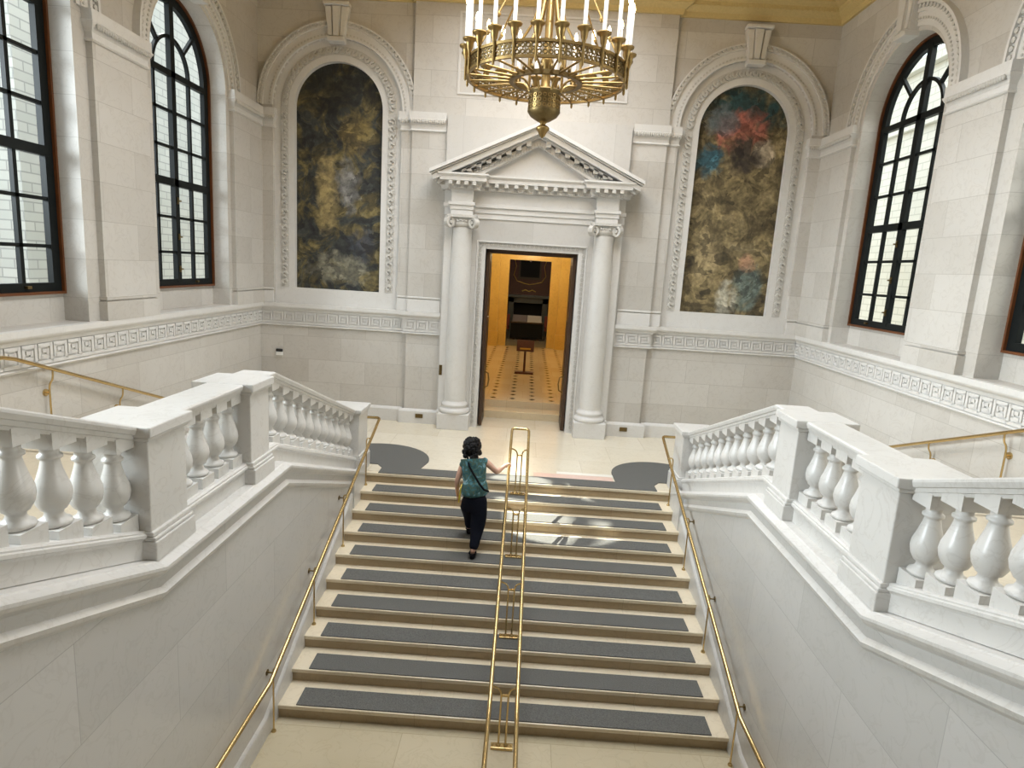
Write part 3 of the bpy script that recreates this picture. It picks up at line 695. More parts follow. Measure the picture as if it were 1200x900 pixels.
# ------------------------------------------------------------------ cheek walls and balustrades
YA, YP1, YP2 = -3.47, (-7.09, -6.70), (-8.59, -8.145)       # newel near face, pedestals (near, far)
YE = -11.9
ZB, ZT = 1.335, 1.94
SA, SC = .357, .352
def bent(y, z, ya, yc):
    if y > ya: return z - SA * (y - ya)
    if y > yc: return z
    return z - SC * (y - yc)
def zpl(y): return bent(y, ZB, -6.42, -8.56)         # top of the moulded plinth under the balusters
def zrt(y): return bent(y, ZT, -6.42, -8.60)         # underside of the handrail
for s in (-1, 1):
    side = 'left' if s < 0 else 'right'
    tone = 'shaded' if s < 0 else 'brightly lit'
    # cheek wall
    mb = MB()
    poly = [(-3.3, -.3), (-3.3, .0), (-6.42, 1.08), (-8.60, 1.08), (YE, 1.08 - SC * (YE + 8.60)), (YE - 3.2, 1.08 - SC * (YE + 8.6)), (YE - 3.2, -1.5), (-6.8, -1.5)]
    mb.plate(poly, [], 2.33, 2.84, lambda u, v, w: (s * w, u, v))
    tag(mb.build('wall_stair_' + side, M['cheek']), 'smooth veined marble wall under the %s balustrade' % side, 'stair wall', kind='structure')
    # skirting following the steps
    mb = MB((s * 2.3, -6, -1))
    sk = [(2.34, -.35), (2.30, -.35), (2.30, .16), (2.305, .19), (2.32, .21), (2.34, .23)]
    mb.sweep_rake(sk, [(-15.0, -1.5), (-7.02, -1.5), (-4.02, nose_z(-4.02) + .0), (-4.00, nose_z(-4.0))], s)
    mb.box(*sorted((s * 2.285, s * 2.34)), -4.02, -3.45, -.55, .20)
    tag(mb.build('baseboard_stair_' + side, M['marble']), 'pale marble skirting sloping up beside the steps, %s side' % side, 'skirting', kind='structure')
    root = empty('balustrade', (s * 2.6, -6, 1), '%s pale marble stair balustrade with urn-shaped balusters, %s side of the stairs' % (tone, side), 'balustrade', 'stair balustrades')
    o = root.location
    # string mouldings + plinth
    mb = MB(o)
    def path(f, y0=YA + .02, y1=YE): return [(y0, f(y0)), (-6.42, f(-6.42)), (-8.60, f(-8.60)), (y1, f(y1))]
    zf = lambda y: bent(y, ZB, -6.42, -8.60)
    up = [(2.50, -.31), (2.335, -.31), (2.325, -.30), (2.29, -.27), (2.275, -.245), (2.275, -.225), (2.335, -.20), (2.345, -.19), (2.50, -.19)]
    lo = [(2.50, -.47), (2.335, -.47), (2.305, -.44), (2.295, -.41), (2.31, -.395), (2.33, -.375), (2.335, -.31), (2.50, -.31)]
    mb.sweep_rake(up, path(zf), s); mb.sweep_rake(lo, path(zf), s)
    mb.build('string_moulding', M['marble'], root)
    mb = MB(o)
    pl = [(2.74, -.20), (2.43, -.20), (2.43, -.075), (2.42, -.06), (2.405, -.05), (2.405, -.03), (2.415, -.022), (2.415, -.012), (2.43, 0), (2.74, 0)]
    mb.sweep_rake(pl, [(y, zpl(y)) for y in (YA, -6.42, -8.56, YE)], s)
    mb.build('base_rail', M['marble'], root)
    mb = MB(o)
    rl = [(2.71, 0), (2.47, 0), (2.465, .02), (2.455, .024), (2.45, .05), (2.435, .056), (2.425, .085), (2.425, .10), (2.44, .11), (2.74, .11), (2.755, .10), (2.755, .08), (2.72, .04)]
    mb.sweep_rake(rl, [(YA - .02, zrt(YA - .02)), (-6.42, zrt(-6.42)), (-8.60, zrt(-8.60)), (YE, zrt(YE))], s)
    mb.build('handrail', M['marble'], root)
    # newel at the landing
    def ped(y0, y1, zb, zt, cap, nm, base_h=.13, x0=2.38, x1=2.84):
        mb = MB(o)
        mb.box(*sorted((s * x0, s * x1)), y0, y1, zb, zt)
        for e, za, zb2 in ((.045, zb - base_h, zb - .055), (.034, zb - .055, zb - .028), (.02, zb - .028, zb + .006)):
            mb.box(*sorted((s * (x0 - e), s * (x1 + e * .5))), y0 - e * .5, y1 + e * .5, za, zb2)
        mb.box(*sorted((s * (x0 - .02), s * (x1 + .02))), y0 - .02, y1 + .02, zt, zt + .03)
        mb.box(*sorted((s * (x0 - .04), s * (x1 + .04))), y0 - .035, y1 + .035, zt + .03, zt + cap)
        mb.build(nm, M['marble'], root, bevel=.008)
    ped(YA, -2.98, .30, .915, .09, 'newel_post', base_h=.30)
    ped(YP1[0], YP1[1], ZB, 1.955, .10, 'pedestal', .19)
    ped(YP2[0], YP2[1], ZB, 1.955, .10, 'pedestal', .19)
    # balusters
    prof = [(.045, 0), (.080, .002), (.088, .014), (.082, .030), (.058, .042), (.046, .066), (.047, .085), (.064, .096), (.085, .135), (.094, .18), (.089, .225), (.070, .28), (.054, .335), (.045, .375), (.045, .385), (.060, .395), (.060, .410), (.046, .42), (.045, .445), (.066, .465), (.066, .47)]
    mbb = MB(); mbb.lathe(prof, (0, 0, .085), 20)
    h = .091
    mbb.box(-h, h, -h, h, -.035, .085); mbb.box(-.088, .088, -.088, .088, .55, .645)
    proto = mbb.build('baluster', M['marble'], root)
    ys = [-3.58 - i * .275 for i in range(12)] + [-7.185 - i * .252 for i in range(4)] + [-8.685 - i * .252 for i in range(12)]
    H = .605
    for k, y in enumerate(ys):
        b_ = proto if k == 0 else proto.copy()
        if k: COL.objects.link(b_)
        b_.parent = root
        zb_, zt_ = zpl(y), zrt(y)
        b_.scale = (1, 1, (zt_ - zb_) / H)
        b_.location = (s * 2.55 - o.x, y - o.y, zb_ - o.z)
    # side flight behind the balustrade
    fl = empty('side_stairs', (s * 4, -5, 0), 'side flight of pale stone stairs behind the %s balustrade' % side, 'stairs', kind='structure')
    x0, x1 = sorted((s * 2.82, s * WX))
    for i in range(7):
        y = -3.55 - i * .40
        mb = MB(fl.location); mb.box(x0, x1, y - .42, y, i * .15, (i + 1) * .15); mb.build('step', M['step'], fl)
    mb = MB(fl.location); mb.box(x0, x1, -8.85, -6.35, .8, 1.05); mb.build('half_landing', M['step'], fl)
    for i in range(8):
        y = -8.85 - i * .40
        mb = MB(fl.location); mb.box(x0, x1, y - .42, y, 1.05 + i * .15, 1.2 + i * .15); mb.build('step', M['step'], fl)
    mb = MB(fl.location); mb.box(x0, x1, -15.2, -12.05, 2.0, 2.25); mb.build('upper_landing', M['lowfloor'], fl)

# ------------------------------------------------------------------ brass rails
def arc(p0, p1, p2, n=6):
    P0, P1, P2 = map(Vector, (p0, p1, p2))
    return [tuple((1 - t) ** 2 * P0 + 2 * t * (1 - t) * P1 + t * t * P2) for t in [i / n for i in range(n + 1)]]
def zc(y): return .13 + .40 * (y + 4.606)
POSTS = ((-3.457, -.15), (-4.606, -.60), (-5.745, -1.05), (-6.926, -1.50))
rail = empty('stair_handrail', (0, -5.2, -.6), 'polished brass double handrail on paired posts up the middle of the stairs', 'handrail')
o = rail.location
mb = MB(o)
w = .13
pl_ = []
ytop = -3.02
for sx in (-1, 1):
    p = [(sx * w * 1.0, -10.5, zc(-7.05) - .06), (sx * w, -7.35, zc(-7.05) - .05), (sx * w, -7.05, zc(-7.05)), (sx * w, ytop - .06, zc(ytop - .06))]
    pl_.append(p)
loop = pl_[0] + arc(pl_[0][-1], (-w, ytop, zc(ytop)), (-w + .05, ytop, zc(ytop)), 4)[1:] + arc((w - .05, ytop, zc(ytop)), (w, ytop, zc(ytop)), pl_[1][-1], 4)[:-1] + list(reversed(pl_[1]))
mb.tube(loop, .021, 12); mb.build('rail', M['brass'], rail)
for y, z in POSTS:
    mb = MB(o)
    zt = zc(y) - .015
    for sx in (-1, 1):
        mb.tube([(.01 + sx * .035, y, z + .03), (.01 + sx * .035, y, zt - .10)] + arc((.01 + sx * .035, y, zt - .10), (.01 + sx * .04, y, zt - .03), (.01 + sx * .085, y, zt - .02), 5)[1:] + [(sx * w, y, zt)], .010, 8)
    mb.box(-.03, .05, y - .008, y + .008, zt - .11, zt - .09)
    pst = mb.build('post', M['brass'], rail)
    mb = MB(o); mb.box(-.10, .12, y - .035, y + .035, z + .012 if z > -1.4 else z, z + .035)
    for dx in (-.025, .045): mb.lathe([(.022, 0), (.022, .012), (.012, .03)], (dx, y, z + .03), 10)
    for dx in (-.08, .10): mb.lathe([(.009, 0), (.009, .006), (.002, .01)], (dx, y, z + .035), 8)
    mb.build('base_plate', M['brass'], pst, bevel=.003)
for s in (-1, 1):
    side = 'left' if s < 0 else 'right'
    root = empty('wall_handrail', (s * 2.25, -5.2, -.6), 'brass handrail climbing the %s edge of the central stairs along the marble wall' % side, 'handrail', 'stair wall handrails')
    o = root.location
    mb = MB(o)
    yt = -2.98
    pts = [(s * 2.265, -10.5, zc(-7.05) - .07), (s * 2.262, -7.42, zc(-7.05) - .05), (s * 2.235, -7.08, zc(-7.05)), (s * 2.19, yt - .05, zc(yt - .05))] + arc((s * 2.19, yt - .05, zc(yt - .05)), (s * 2.188, yt, zc(yt)), (s * 2.23, yt, zc(yt)), 4)[1:] + [(s * 2.39, yt + .0, zc(yt))]
    mb.tube(pts, .021, 12); mb.build('rail', M['brass'], root)
    for y, z in POSTS:
        xr = 2.19 + (yt - y) * .0115
        mb = MB(o); zt = zc(y)
        mb.tube([(s * 2.268, y, z + .01), (s * 2.268, y, zt - .06)] + arc((s * 2.268, y, zt - .06), (s * 2.268, y, zt + .005), (s * (xr + .02), y, zt - .012), 5)[1:], .0095, 8)
        mb.lathe([(.024, 0), (.024, .01), (.012, .03)], (s * 2.268, y, z), 10)
        mb.build('post', M['brass'], root)
        if y < -4:
            mb = MB(o); mb.tube([(s * 2.268, y, zt - .05), (s * 2.333, y, zt - .05)], .008, 8); mb.tube([(s * 2.322, y, zt - .05), (s * 2.334, y, zt - .05)], .03, 12)
            mb.build('wall_bracket', M['gilt_dark'], root)
    # handrail of the side flight
    root = empty('side_handrail', (s * 5.2, -5, 1.6), 'brass handrail on curved brackets along the %s outer wall above the balustrade' % side, 'handrail', 'outer wall handrails')
    o = root.location
    mb = MB(o)
    if s < 0: pr = [(-5.2, -9.2, 2.02), (-5.2, -6.35, 2.0), (-5.2, -6.2, 1.965), (-5.2, -3.0, .80)]
    else: pr = [(5.2, -9.2, 2.02), (5.2, -6.35, 2.0), (5.2, -6.2, 1.95), (5.2, -3.0, .77)]
    mb.tube(pr, .021, 12); mb.build('rail', M['brass'], root)
    for y in (-5.70, -4.52):
        zt = 1.965 - .3640 * (y + 6.2) - .02
        mb = MB(o)
        mb.tube(arc((s * 5.2, y, zt), (s * 5.2, y, zt - .10), (s * 5.225, y, zt - .12), 5) + arc((s * 5.225, y, zt - .12), (s * 5.25, y, zt - .15), (s * 5.25, y, zt - .22), 5)[1:] + [(s * 5.25, y, zt - .52)], .0105, 8)
        mb.tube([(s * 5.25, y, zt - .25), (s * 5.3, y, zt - .25)], .009, 8); mb.tube([(s * 5.288, y, zt - .25), (s * 5.303, y, zt - .25)], .04, 14)
        mb.build('bracket', M['brass'], root)

# ------------------------------------------------------------------ door leaves, hall beyond
for s in (-1, 1):
    side = 'left' if s < 0 else 'right'
    root = empty('door_%d' % (1 if s < 0 else 2), (s * .86, .10, 0), 'dark oak door leaf folded open against the %s jamb of the doorway' % side, 'door', kind='structure')
    mb = MB(root.location)
    x0, x1 = sorted((s * .80, s * .865))
    mb.box(x0, x1, -.04, .62, .02, 3.46)
    for z0, z1 in ((.25, .95), (1.15, 2.2), (2.4, 3.3)): mb.box(*sorted((s * .79, s * .80)), .10, .50, z0, z1)
    mb.build('leaf', M['darkwood'], root, bevel=.006)
    mb = MB(root.location)
    mb.tube([(s * .795, .04, 1.12), (s * .72, .04, 1.08), (s * .70, .04, .95), (s * .72, .04, .82), (s * .795, .04, .78)], .014, 8)
    mb.box(*sorted((s * .79, s * .80)), .0, .08, .72, 1.18)
    mb.build('pull_handle', M['gilt_dark'], root)
mb = MB((0, .2, 3.5)); mb.box(-.90, .90, .10, .45, 3.45, 3.56); mb.box(-.89, -.865, .1, .45, 0, 3.5); mb.box(.865, .89, .1, .45, 0, 3.5)
tag(mb.build('trim_9', M['darkwood']), 'dark wooden lining around the inside of the doorway', 'door frame', kind='structure')
HZ = .30
mb = MB((0, 6, 0)); mb.box(-2.6, 2.6, .74, 1.22, 0, .15); mb.box(-2.6, 2.6, 1.20, 11.3, 0, HZ)
tag(mb.build('floor_hall', M['hallfloor']), 'pale tiled hall floor with two low steps beyond the doorway', 'floor', kind='structure')
mb = MB((0, 6, HZ))
for i in range(23):
    y = 1.45 + i * .43
    for x in (-1.54, -1.1, -.66, -.22, .22, .66, 1.1, 1.54):
        d = .075
        mb.add([(x - d, y, HZ + .002), (x, y - d * 1.1, HZ + .002), (x + d, y, HZ + .002), (x, y + d * 1.1, HZ + .002)], [(0, 1, 2, 3)])
tag(mb.build('floor_inlay', M['tile_dark']), 'rows of small black diamond tiles inlaid in the hall floor', 'floor inlay', kind='structure')
mb = MB()
for s in (-1, 1):
    mb.box(*sorted((s * 2.6, s * 2.9)), .45, 11.2, 0, 4.6); mb.box(*sorted((s * .90, s * 2.9)), .45, .6, 0, 4.6)
    for y in (3.0, 5.6, 8.2): mb.box(*sorted((s * 2.45, s * 2.6)), y, y + .6, HZ, 4.6)
mb.box(-.9, .9, .45, .6, 3.56, 4.6)
tag(mb.build('wall_hall_side', M['yellow']), 'yellow marble side walls of the hall beyond the doorway', 'wall', kind='structure')
mb = MB()
mb.plate([(-2.6, HZ), (-.77, HZ), (-.77, 3.50), (.77, 3.50), (.77, HZ), (2.6, HZ), (2.6, 4.6), (-2.6, 4.6)], [], -11.6, -11.2, FB)
for s in (-1, 1):
    mb.box(*sorted((s * .77, s * 1.10)), 11.12, 11.2, HZ, 3.72); mb.box(*sorted((s * 1.10, s * 1.5)), 10.92, 11.2, HZ, 4.6); mb.box(*sorted((s * 1.06, s * 1.55)), 10.86, 11.2, HZ, .85)
mb.box(-1.10, 1.10, 11.115, 11.2, 3.50, 3.9)
tag(mb.build('wall_hall_end', M['yellow']), 'yellow marble end wall of the hall with an inner doorway', 'wall', kind='structure')
mb = MB(); mb.box(-2.9, 2.9, .45, 11.6, 4.6, 4.7); tag(mb.build('ceiling_hall', M['ceil']), 'ceiling of the yellow hall beyond the doorway', 'ceiling', kind='structure')
# inner room
mb = MB(); mb.box(-2.6, 2.6, 11.2, 16, 0, HZ); tag(mb.build('floor_study', M['lowfloor']), 'pale floor of the panelled room beyond the hall', 'floor', kind='structure')
mb = MB(); mb.box(-2.6, 2.6, 15.6, 15.9, HZ, 5)
tag(mb.build('wall_study', M['redwood']), 'dark panelled wall of the room beyond the hall', 'wall', kind='structure')
for x0, x1, nm in ((-2.7, -2.6, 'left'), (2.6, 2.7, 'right')):
    mb = MB(); mb.box(x0, x1, 11.6, 15.9, HZ, 5); tag(mb.build('wall_study_' + nm, M['redwood']), 'dark panelled side wall of the room beyond the hall, %s side' % nm, 'wall', kind='structure')
mb = MB(); mb.box(-2.7, 2.7, 11.6, 15.9, 5, 5.1); tag(mb.build('ceiling_study', M['darkwood']), 'dark ceiling of the panelled room beyond the hall', 'ceiling', kind='structure')
fp = empty('fireplace', (0, 15.4, HZ), 'grey-green marble fireplace with a black opening on the dark panelled wall', 'fireplace')
mb = MB(fp.location); mb.box(-.86, -.62, 15.2, 15.6, HZ, 1.95); mb.box(.62, .86, 15.2, 15.6, HZ, 1.95); mb.box(-.86, .86, 15.2, 15.6, 1.72, 1.95); mb.box(-.95, .95, 15.08, 15.6, 1.95, 2.06); mb.build('surround', M['slate'], fp, bevel=.01)
mb = MB(fp.location); mb.box(-.62, .62, 15.55, 15.59, HZ, 1.72); mb.build('firebox', M['firebox'], fp)
pf = empty('framed_portrait', (0, 15.5, 3.2), 'small dark framed painting hanging above the fireplace', 'painting')
mb = MB(pf.location); mb.plate(rect(-.50, .50, 2.75, 4.05), [rect(-.42, .42, 2.83, 3.97)], -15.59, -15.50, FB); mb.build('frame', M['darkwood'], pf)
mb = MB(pf.location); mb.plate(rect(-.42, .42, 2.83, 3.97), [], -15.58, -15.53, FB); mb.build('canvas', M['firebox'], pf)
mb = MB(pf.location)
mb.plate([(.06 * math.cos(a) - .0, 3.58 + .09 * math.sin(a)) for a in [i * PI / 6 for i in range(12)]], [], -15.53, -15.525, FB)
mb.build('pale_brushwork', M['pinkpaper'], pf)
mb = MB((0, 15.59, 3))
for s in (-1, 1):
    mb.tube([(s * .62, 15.59, 4.05), (s * .70, 15.59, 3.6), (s * .62, 15.59, 3.3), (s * .70, 15.59, 2.9), (s * .55, 15.59, 2.65), (s * .2, 15.59, 2.55), (0, 15.59, 2.52)], .018, 6)
for s in (-1, 1): mb.tube([(0, 15.585, 2.22), (s * .15, 15.585, 2.28), (s * .3, 15.585, 2.22)], .025, 6)
tag(mb.build('gilt_carving', M['gold']), 'thin gilded carved swags around the small dark painting', 'carving')
tb = empty('display_case', (0, 13.6, HZ), 'black draped display table standing before the fireplace', 'table')
mb = MB(tb.location); mb.box(-.66, .66, 13.4, 13.9, HZ + .08, .98); mb.build('cabinet', M['firebox'], tb)
mb = MB(tb.location); mb.box(-.70, .70, 13.35, 13.95, .98, 1.03); mb.build('table_top', M['darkwood'], tb, bevel=.01)
for x in (-.5, .5):
    mb = MB(tb.location); mb.box(x - .05, x + .05, 13.45, 13.55, HZ, HZ + .08); mb.build('foot', M['darkwood'], tb)
bk = empty('open_book', (.0, 13.6, 1.04), 'large open book with one grey and one white page on the black display table', 'book')
for x0, x1, mt in ((-.60, -.01, 'pinkpaper'), (.01, .60, 'paper')):
    mb = MB(bk.location); q = [(x0, 13.38, 1.075), (x1, 13.38, 1.075), (x1, 13.9, 1.29), (x0, 13.9, 1.29)]
    mb.add(q + [(a, b2, c - .03) for a, b2, c in q], [(0, 1, 2, 3), (7, 6, 5, 4), (0, 4, 5, 1), (1, 5, 6, 2), (2, 6, 7, 3), (3, 7, 4, 0)])
    mb.build('page', M[mt], bk)
for s in (-1, 1):
    ch = empty('side_chair', (s * .93, 13.9, HZ), 'dusty red upholstered chair at the %s end of the display table' % ('left' if s < 0 else 'right'), 'chair', 'red chairs')
    mb = MB(ch.location); mb.box(s * .93 - .2, s * .93 + .2, 13.7, 14.1, .68, .78); mb.build('seat', M['redleather'], ch, bevel=.03)
    mb = MB(ch.location); mb.box(s * .93 - .2, s * .93 + .2, 14.08, 14.16, .78, 1.28); mb.build('backrest', M['redleather'], ch, bevel=.02)
    for dx in (-.17, .17):
        for dy in (13.73, 14.07):
            mb = MB(ch.location); mb.box(s * .93 + dx - .02, s * .93 + dx + .02, dy - .02, dy + .02, HZ, .68); mb.build('leg', M['darkwood'], ch)
sg = empty('sign_stand', (.0, 5.0, HZ), 'dark red wooden sign on a single post standing in the yellow hall', 'sign')
mb = MB(sg.location); mb.box(-.26, .26, 4.86, 5.14, HZ, HZ + .05); mb.build('base', M['redwood'], sg, bevel=.01)
mb = MB(sg.location); mb.box(-.03, .03, 4.97, 5.03, HZ + .05, 1.0); mb.build('post', M['redwood'], sg)
mb = MB(sg.location); q = [(-.24, 4.9, .94), (.24, 4.9, .94), (.24, 5.04, 1.24), (-.24, 5.04, 1.24)]
mb.add(q + [(a, b2 + .03, c - .01) for a, b2, c in q], [(0, 1, 2, 3), (7, 6, 5, 4), (0, 4, 5, 1), (1, 5, 6, 2), (2, 6, 7, 3), (3, 7, 4, 0)]); mb.build('sign_board', M['redwood'], sg)
mb = MB(sg.location); q = [(-.15, 4.92, .985), (.15, 4.92, .985), (.15, 4.94, 1.03), (-.15, 4.94, 1.03)]
mb.add([(a, b2 - .012, c) for a, b2, c in q], [(0, 1, 2, 3)]); mb.build('card', M['gold'], sg)

# small fittings
sn = empty('wall_sensor', (-4.925, -.02, 1.25), 'small white box with dark upper half on the wall under the olive painting', 'sensor')
mb = MB(sn.location); mb.box(-4.99, -4.86, -.045, 0, 1.185, 1.26); mb.build('casing', M['white_plastic'], sn, bevel=.006)
mb = MB(sn.location); mb.box(-4.988, -4.862, -.05, 0, 1.26, 1.315); mb.build('dark_lens', M['dark_plastic'], sn, bevel=.006)
for nm, x, y, z, hw, hh, lab in (('switch_plate', -1.645, -.235, 1.13, .03, .10, 'upright brass plate on the pilaster beside the left column'), ('outlet_plate', -2.05, -.165, .155, .075, .04, 'small brass outlet plate in the skirting left of the doorway'), ('outlet_plate', 2.05, -.165, .155, .075, .04, 'small brass outlet plate in the skirting right of the doorway')):
    mb = MB((x, y, z)); mb.box(x - hw, x + hw, y - .008, y + .01, z - hh, z + hh); mb.box(x - hw * .5, x + hw * .5, y - .013, y - .008, z - hh * .5, z + hh * .5)
    tag(mb.build(nm, M['gilt_dark'], bevel=.003), lab, 'wall plate')

# ------------------------------------------------------------------ chandelier
CHX, CHY, CHZ, CR = .03, -3.9, 5.50, .985
ch = empty('chandelier', (CHX, CHY, CHZ), 'large gilt ring chandelier with tall white electric candles hanging before the pediment', 'chandelier')
o = ch.location
fc = lambda r, a, z: (CHX + r * math.cos(a), CHY + r * math.sin(a), CHZ + z)
NCND = 24
mb = MB(o)
def hoop(r0, r1, z0, z1, n=96):
    vs = []; fs = []
    for i in range(n):
        a = 2 * PI * i / n
        for r, z in ((r0, z0), (r1, z0), (r1, z1), (r0, z1)): vs.append(fc(r, a, z))
    for i in range(n):
        j = (i + 1) % n
        for k in range(4): fs.append((4 * i + k, 4 * i + (k + 1) % 4, 4 * j + (k + 1) % 4, 4 * j + k))
    mb.add(vs, fs)
hoop(CR - .02, CR + .02, 0, .03); hoop(CR - .02, CR + .02, .165, .195)
mb.build('outer_hoop', M['gilt'], ch)
mb = MB(o)               # pierced fretwork band
for i in range(NCND):
    for k in range(4):
        a = 2 * PI * (i + (k + .5) / 4) / NCND
        ct = Vector(fc(CR, a, .0975)); t = Vector((-math.sin(a), math.cos(a), 0)); nn = Vector((math.cos(a), math.sin(a), 0))
        fr = lambda u, v, w, ct=ct, t=t, nn=nn: tuple(ct + t * u + nn * w + Vector((0, 0, v)))
        mb.ring(0, .034, .016, .030, -.008, .008, fr, 0, 2 * PI, 9); mb.ring(0, -.034, .016, .030, -.008, .008, fr, 0, 2 * PI, 9)
        mb.box(-.034, -.026, -.07, .07, -.008, .008, fr)
mb.build('fretwork_band', M['gilt_dark'], ch)
mb = MB(o); hoop(.40, .46, -.01, .04, 64)
for i in range(NCND):
    a = 2 * PI * (i + .5) / NCND
    mb.lathe([(.002, 0), (.022, .02), (.018, .05), (.002, .08)], fc(.45, a, .03), 8)
mb.build('inner_hoop', M['gilt_dark'], ch)
for i in range(NCND):
    a = 2 * PI * (i + .5) / NCND
    mb = MB(o); mb.tube([fc(.45, a, .015), fc(.6, a, .02), fc(CR - .01, a, .02)], [.022, .014, .014], 8); mb.build('spoke', M['gilt'], ch)
# candle holders: each with its candle and bulb
def holder(i):
    a = 2 * PI * (i + .5) / NCND
    b0 = Vector(fc(CR + .03, a, 0))
    return a, b0
pm = MB(); pm.lathe([(.002, -.06), (.016, -.04), (.016, .19), (.024, .20), (.024, .215), (.036, .235), (.044, .29), (.05, .315), (.082, .33), (.088, .35), (.03, .353)], (0, 0, 0), 14)
cm = MB(); cm.lathe([(.023, .352), (.023, .80), (.016, .81)], (0, 0, 0), 12)
bm_ = MB(); bm_.lathe([(.008, .81), (.022, .83), (.027, .855), (.02, .89), (.004, .93)], (0, 0, 0), 10)
p0, c0, b0 = pm.build('candle_holder', M['gilt'], ch), cm.build('candle', M['candle']), bm_.build('bulb', M['bulb'])
for i in range(NCND):
    a, q = holder(i)
    if i == 0: h_, c_, b_ = p0, c0, b0
    else:
        h_, c_, b_ = p0.copy(), c0.copy(), b0.copy()
        for t in (h_, c_, b_): COL.objects.link(t)
    h_.parent = ch; h_.location = q - o
    c_.parent = h_; c_.location = (0, 0, 0); b_.parent = h_; b_.location = (0, 0, 0)
mb = MB(o); mb.lathe([(.02, -.47), (.08, -.455), (.17, -.40), (.21, -.345), (.205, -.32), (.185, -.13), (.205, -.115), (.205, -.09), (.18, -.09), (.16, -.13)], (CHX, CHY, CHZ), 32); mb.build('bowl', M['gilt_dark'], ch)
mb = MB(o)
for k in range(20):
    a = 2 * PI * k / 20; ct = Vector(fc(.194, a, -.225)); t = Vector((-math.sin(a), math.cos(a), 0)); nn = Vector((math.cos(a), math.sin(a), 0))
    fr = lambda u, v, w, ct=ct, t=t, nn=nn: tuple(ct + t * u + nn * w + Vector((0, 0, v)))
    for v in (-.07, -.01, .05): mb.ring(0, v, .012, .026, -.004, .012, fr, 0, 2 * PI, 8)
mb.build('bowl_relief', M['gilt'], ch)
mb = MB(o); mb.lathe([(.004, -.66), (.035, -.63), (.06, -.58), (.085, -.555), (.085, -.53), (.06, -.51), (.035, -.50), (.035, -.48), (.06, -.46)], (CHX, CHY, CHZ), 20); mb.build('finial', M['gilt'], ch)
for k in range(8):
    a = 2 * PI * (k + .5) / 8
    mb = MB(o); mb.tube(arc(fc(.42, a, .02), fc(.24, a, .04), fc(.205, a, -.12), 8), .015, 8); mb.build('bowl_strut', M['gilt'], ch)
mb = MB(o); mb.lathe([(.10, -.12), (.06, -.05), (.05, .2), (.085, .25), (.06, .30), (.05, .34), (.05, 2.8)], (CHX, CHY, CHZ), 20); mb.build('centre_shaft', M['gilt'], ch)
for k in range(6):
    a = 2 * PI * (k + .5) / 6
    mb = MB(o); mb.tube([fc(CR - .02, a, .19), fc(.55, a, .95), fc(.07, a, 2.2)], .012, 8)
    for t in (.3, .6): mb.lathe([(.002, -.04), (.028, 0), (.002, .04)], fc(CR - .02 + (.55 - CR) * t, a, .19 + .76 * t), 8)
    mb.build('suspension_rod', M['gilt'], ch)
for k in range(6):
    a = 2 * PI * k / 6
    mb = MB(o); mb.tube([fc(.43, a, .03), fc(.42, a, .35), fc(.2, a, .7), fc(.06, a, 1.2)], .018, 8); mb.lathe([(.002, -.05), (.035, 0), (.002, .05)], fc(.42, a, .3), 8); mb.build('inner_rod', M['gilt'], ch)
mb = MB(o); mb.lathe([(.004, 2.6), (.2, 2.66), (.26, 2.78), (.26, 2.85)], (CHX, CHY, CHZ), 24); mb.build('ceiling_rose', M['gilt'], ch)

# ------------------------------------------------------------------ the woman on the stairs
def skin_obj(name, verts, edges, mat, parent, levels=2, root_i=0, smooth=True):
    """verts: (x,y,z,rx,ry)"""
    me = bpy.data.meshes.new(name)
    o_ = parent.location if parent else Vector()
    me.from_pydata([(v[0] - o_.x, v[1] - o_.y, v[2] - o_.z) for v in verts], edges, [])
    ob = bpy.data.objects.new(name, me); COL.objects.link(ob); ob.parent = parent
    md = ob.modifiers.new('skin', 'SKIN'); md.use_smooth_shade = True; md.branch_smoothing = .4
    lay = me.skin_vertices[0]
    for i, v in enumerate(verts):
        lay.data[i].radius = (v[3], v[4] if len(v) > 4 else v[3]); lay.data[i].use_root = (i == root_i)
    sb = ob.modifiers.new('sub', 'SUBSURF'); sb.levels = levels; sb.render_levels = levels
    me.materials.append(mat)
    return ob
pw = empty('person', (-.57, -4.45, -.6), 'woman in teal print blouse and black trousers climbing the stairs, hand on the middle rail', 'person')
V = []; E = []
def vv(*a): V.append(a); return len(V) - 1
def ch_(ids):
    for a, b_ in zip(ids, ids[1:]): E.append((a, b_))
pel = vv(-.56, -4.47, .17, .13, .11)
wai = vv(-.565, -4.46, .32, .105, .085); tho = vv(-.585, -4.43, .52, .125, .085); shc = vv(-.592, -4.40, .615, .08, .065); nk = vv(-.60, -4.385, .70, .045); hd0 = vv(-.618, -4.37, .755, .06, .065); hd1 = vv(-.628, -4.36, .81, .078, .09); hd2 = vv(-.632, -4.36, .875, .055, .065)
ch_([pel, wai, tho, shc, nk, hd0, hd1, hd2])
# legs: right trails on the lower step, left leads
rh = vv(-.475, -4.47, .08, .088); rk = vv(-.495, -4.52, -.26, .06); rk2 = vv(-.505, -4.61, -.40, .05); ra = vv(-.525, -4.70, -.51, .036); rf = vv(-.53, -4.66, -.555, .034, .028); rt_ = vv(-.535, -4.57, -.568, .034, .02)
ch_([pel, rh, rk, rk2, ra, rf, rt_])
lh = vv(-.65, -4.45, .08, .085); lk = vv(-.62, -4.28, -.14, .06); la = vv(-.62, -4.27, -.37, .038); lf = vv(-.62, -4.22, -.41, .034, .028); lt = vv(-.62, -4.12, -.418, .034, .02)
ch_([pel, lh, lk, la, lf, lt])
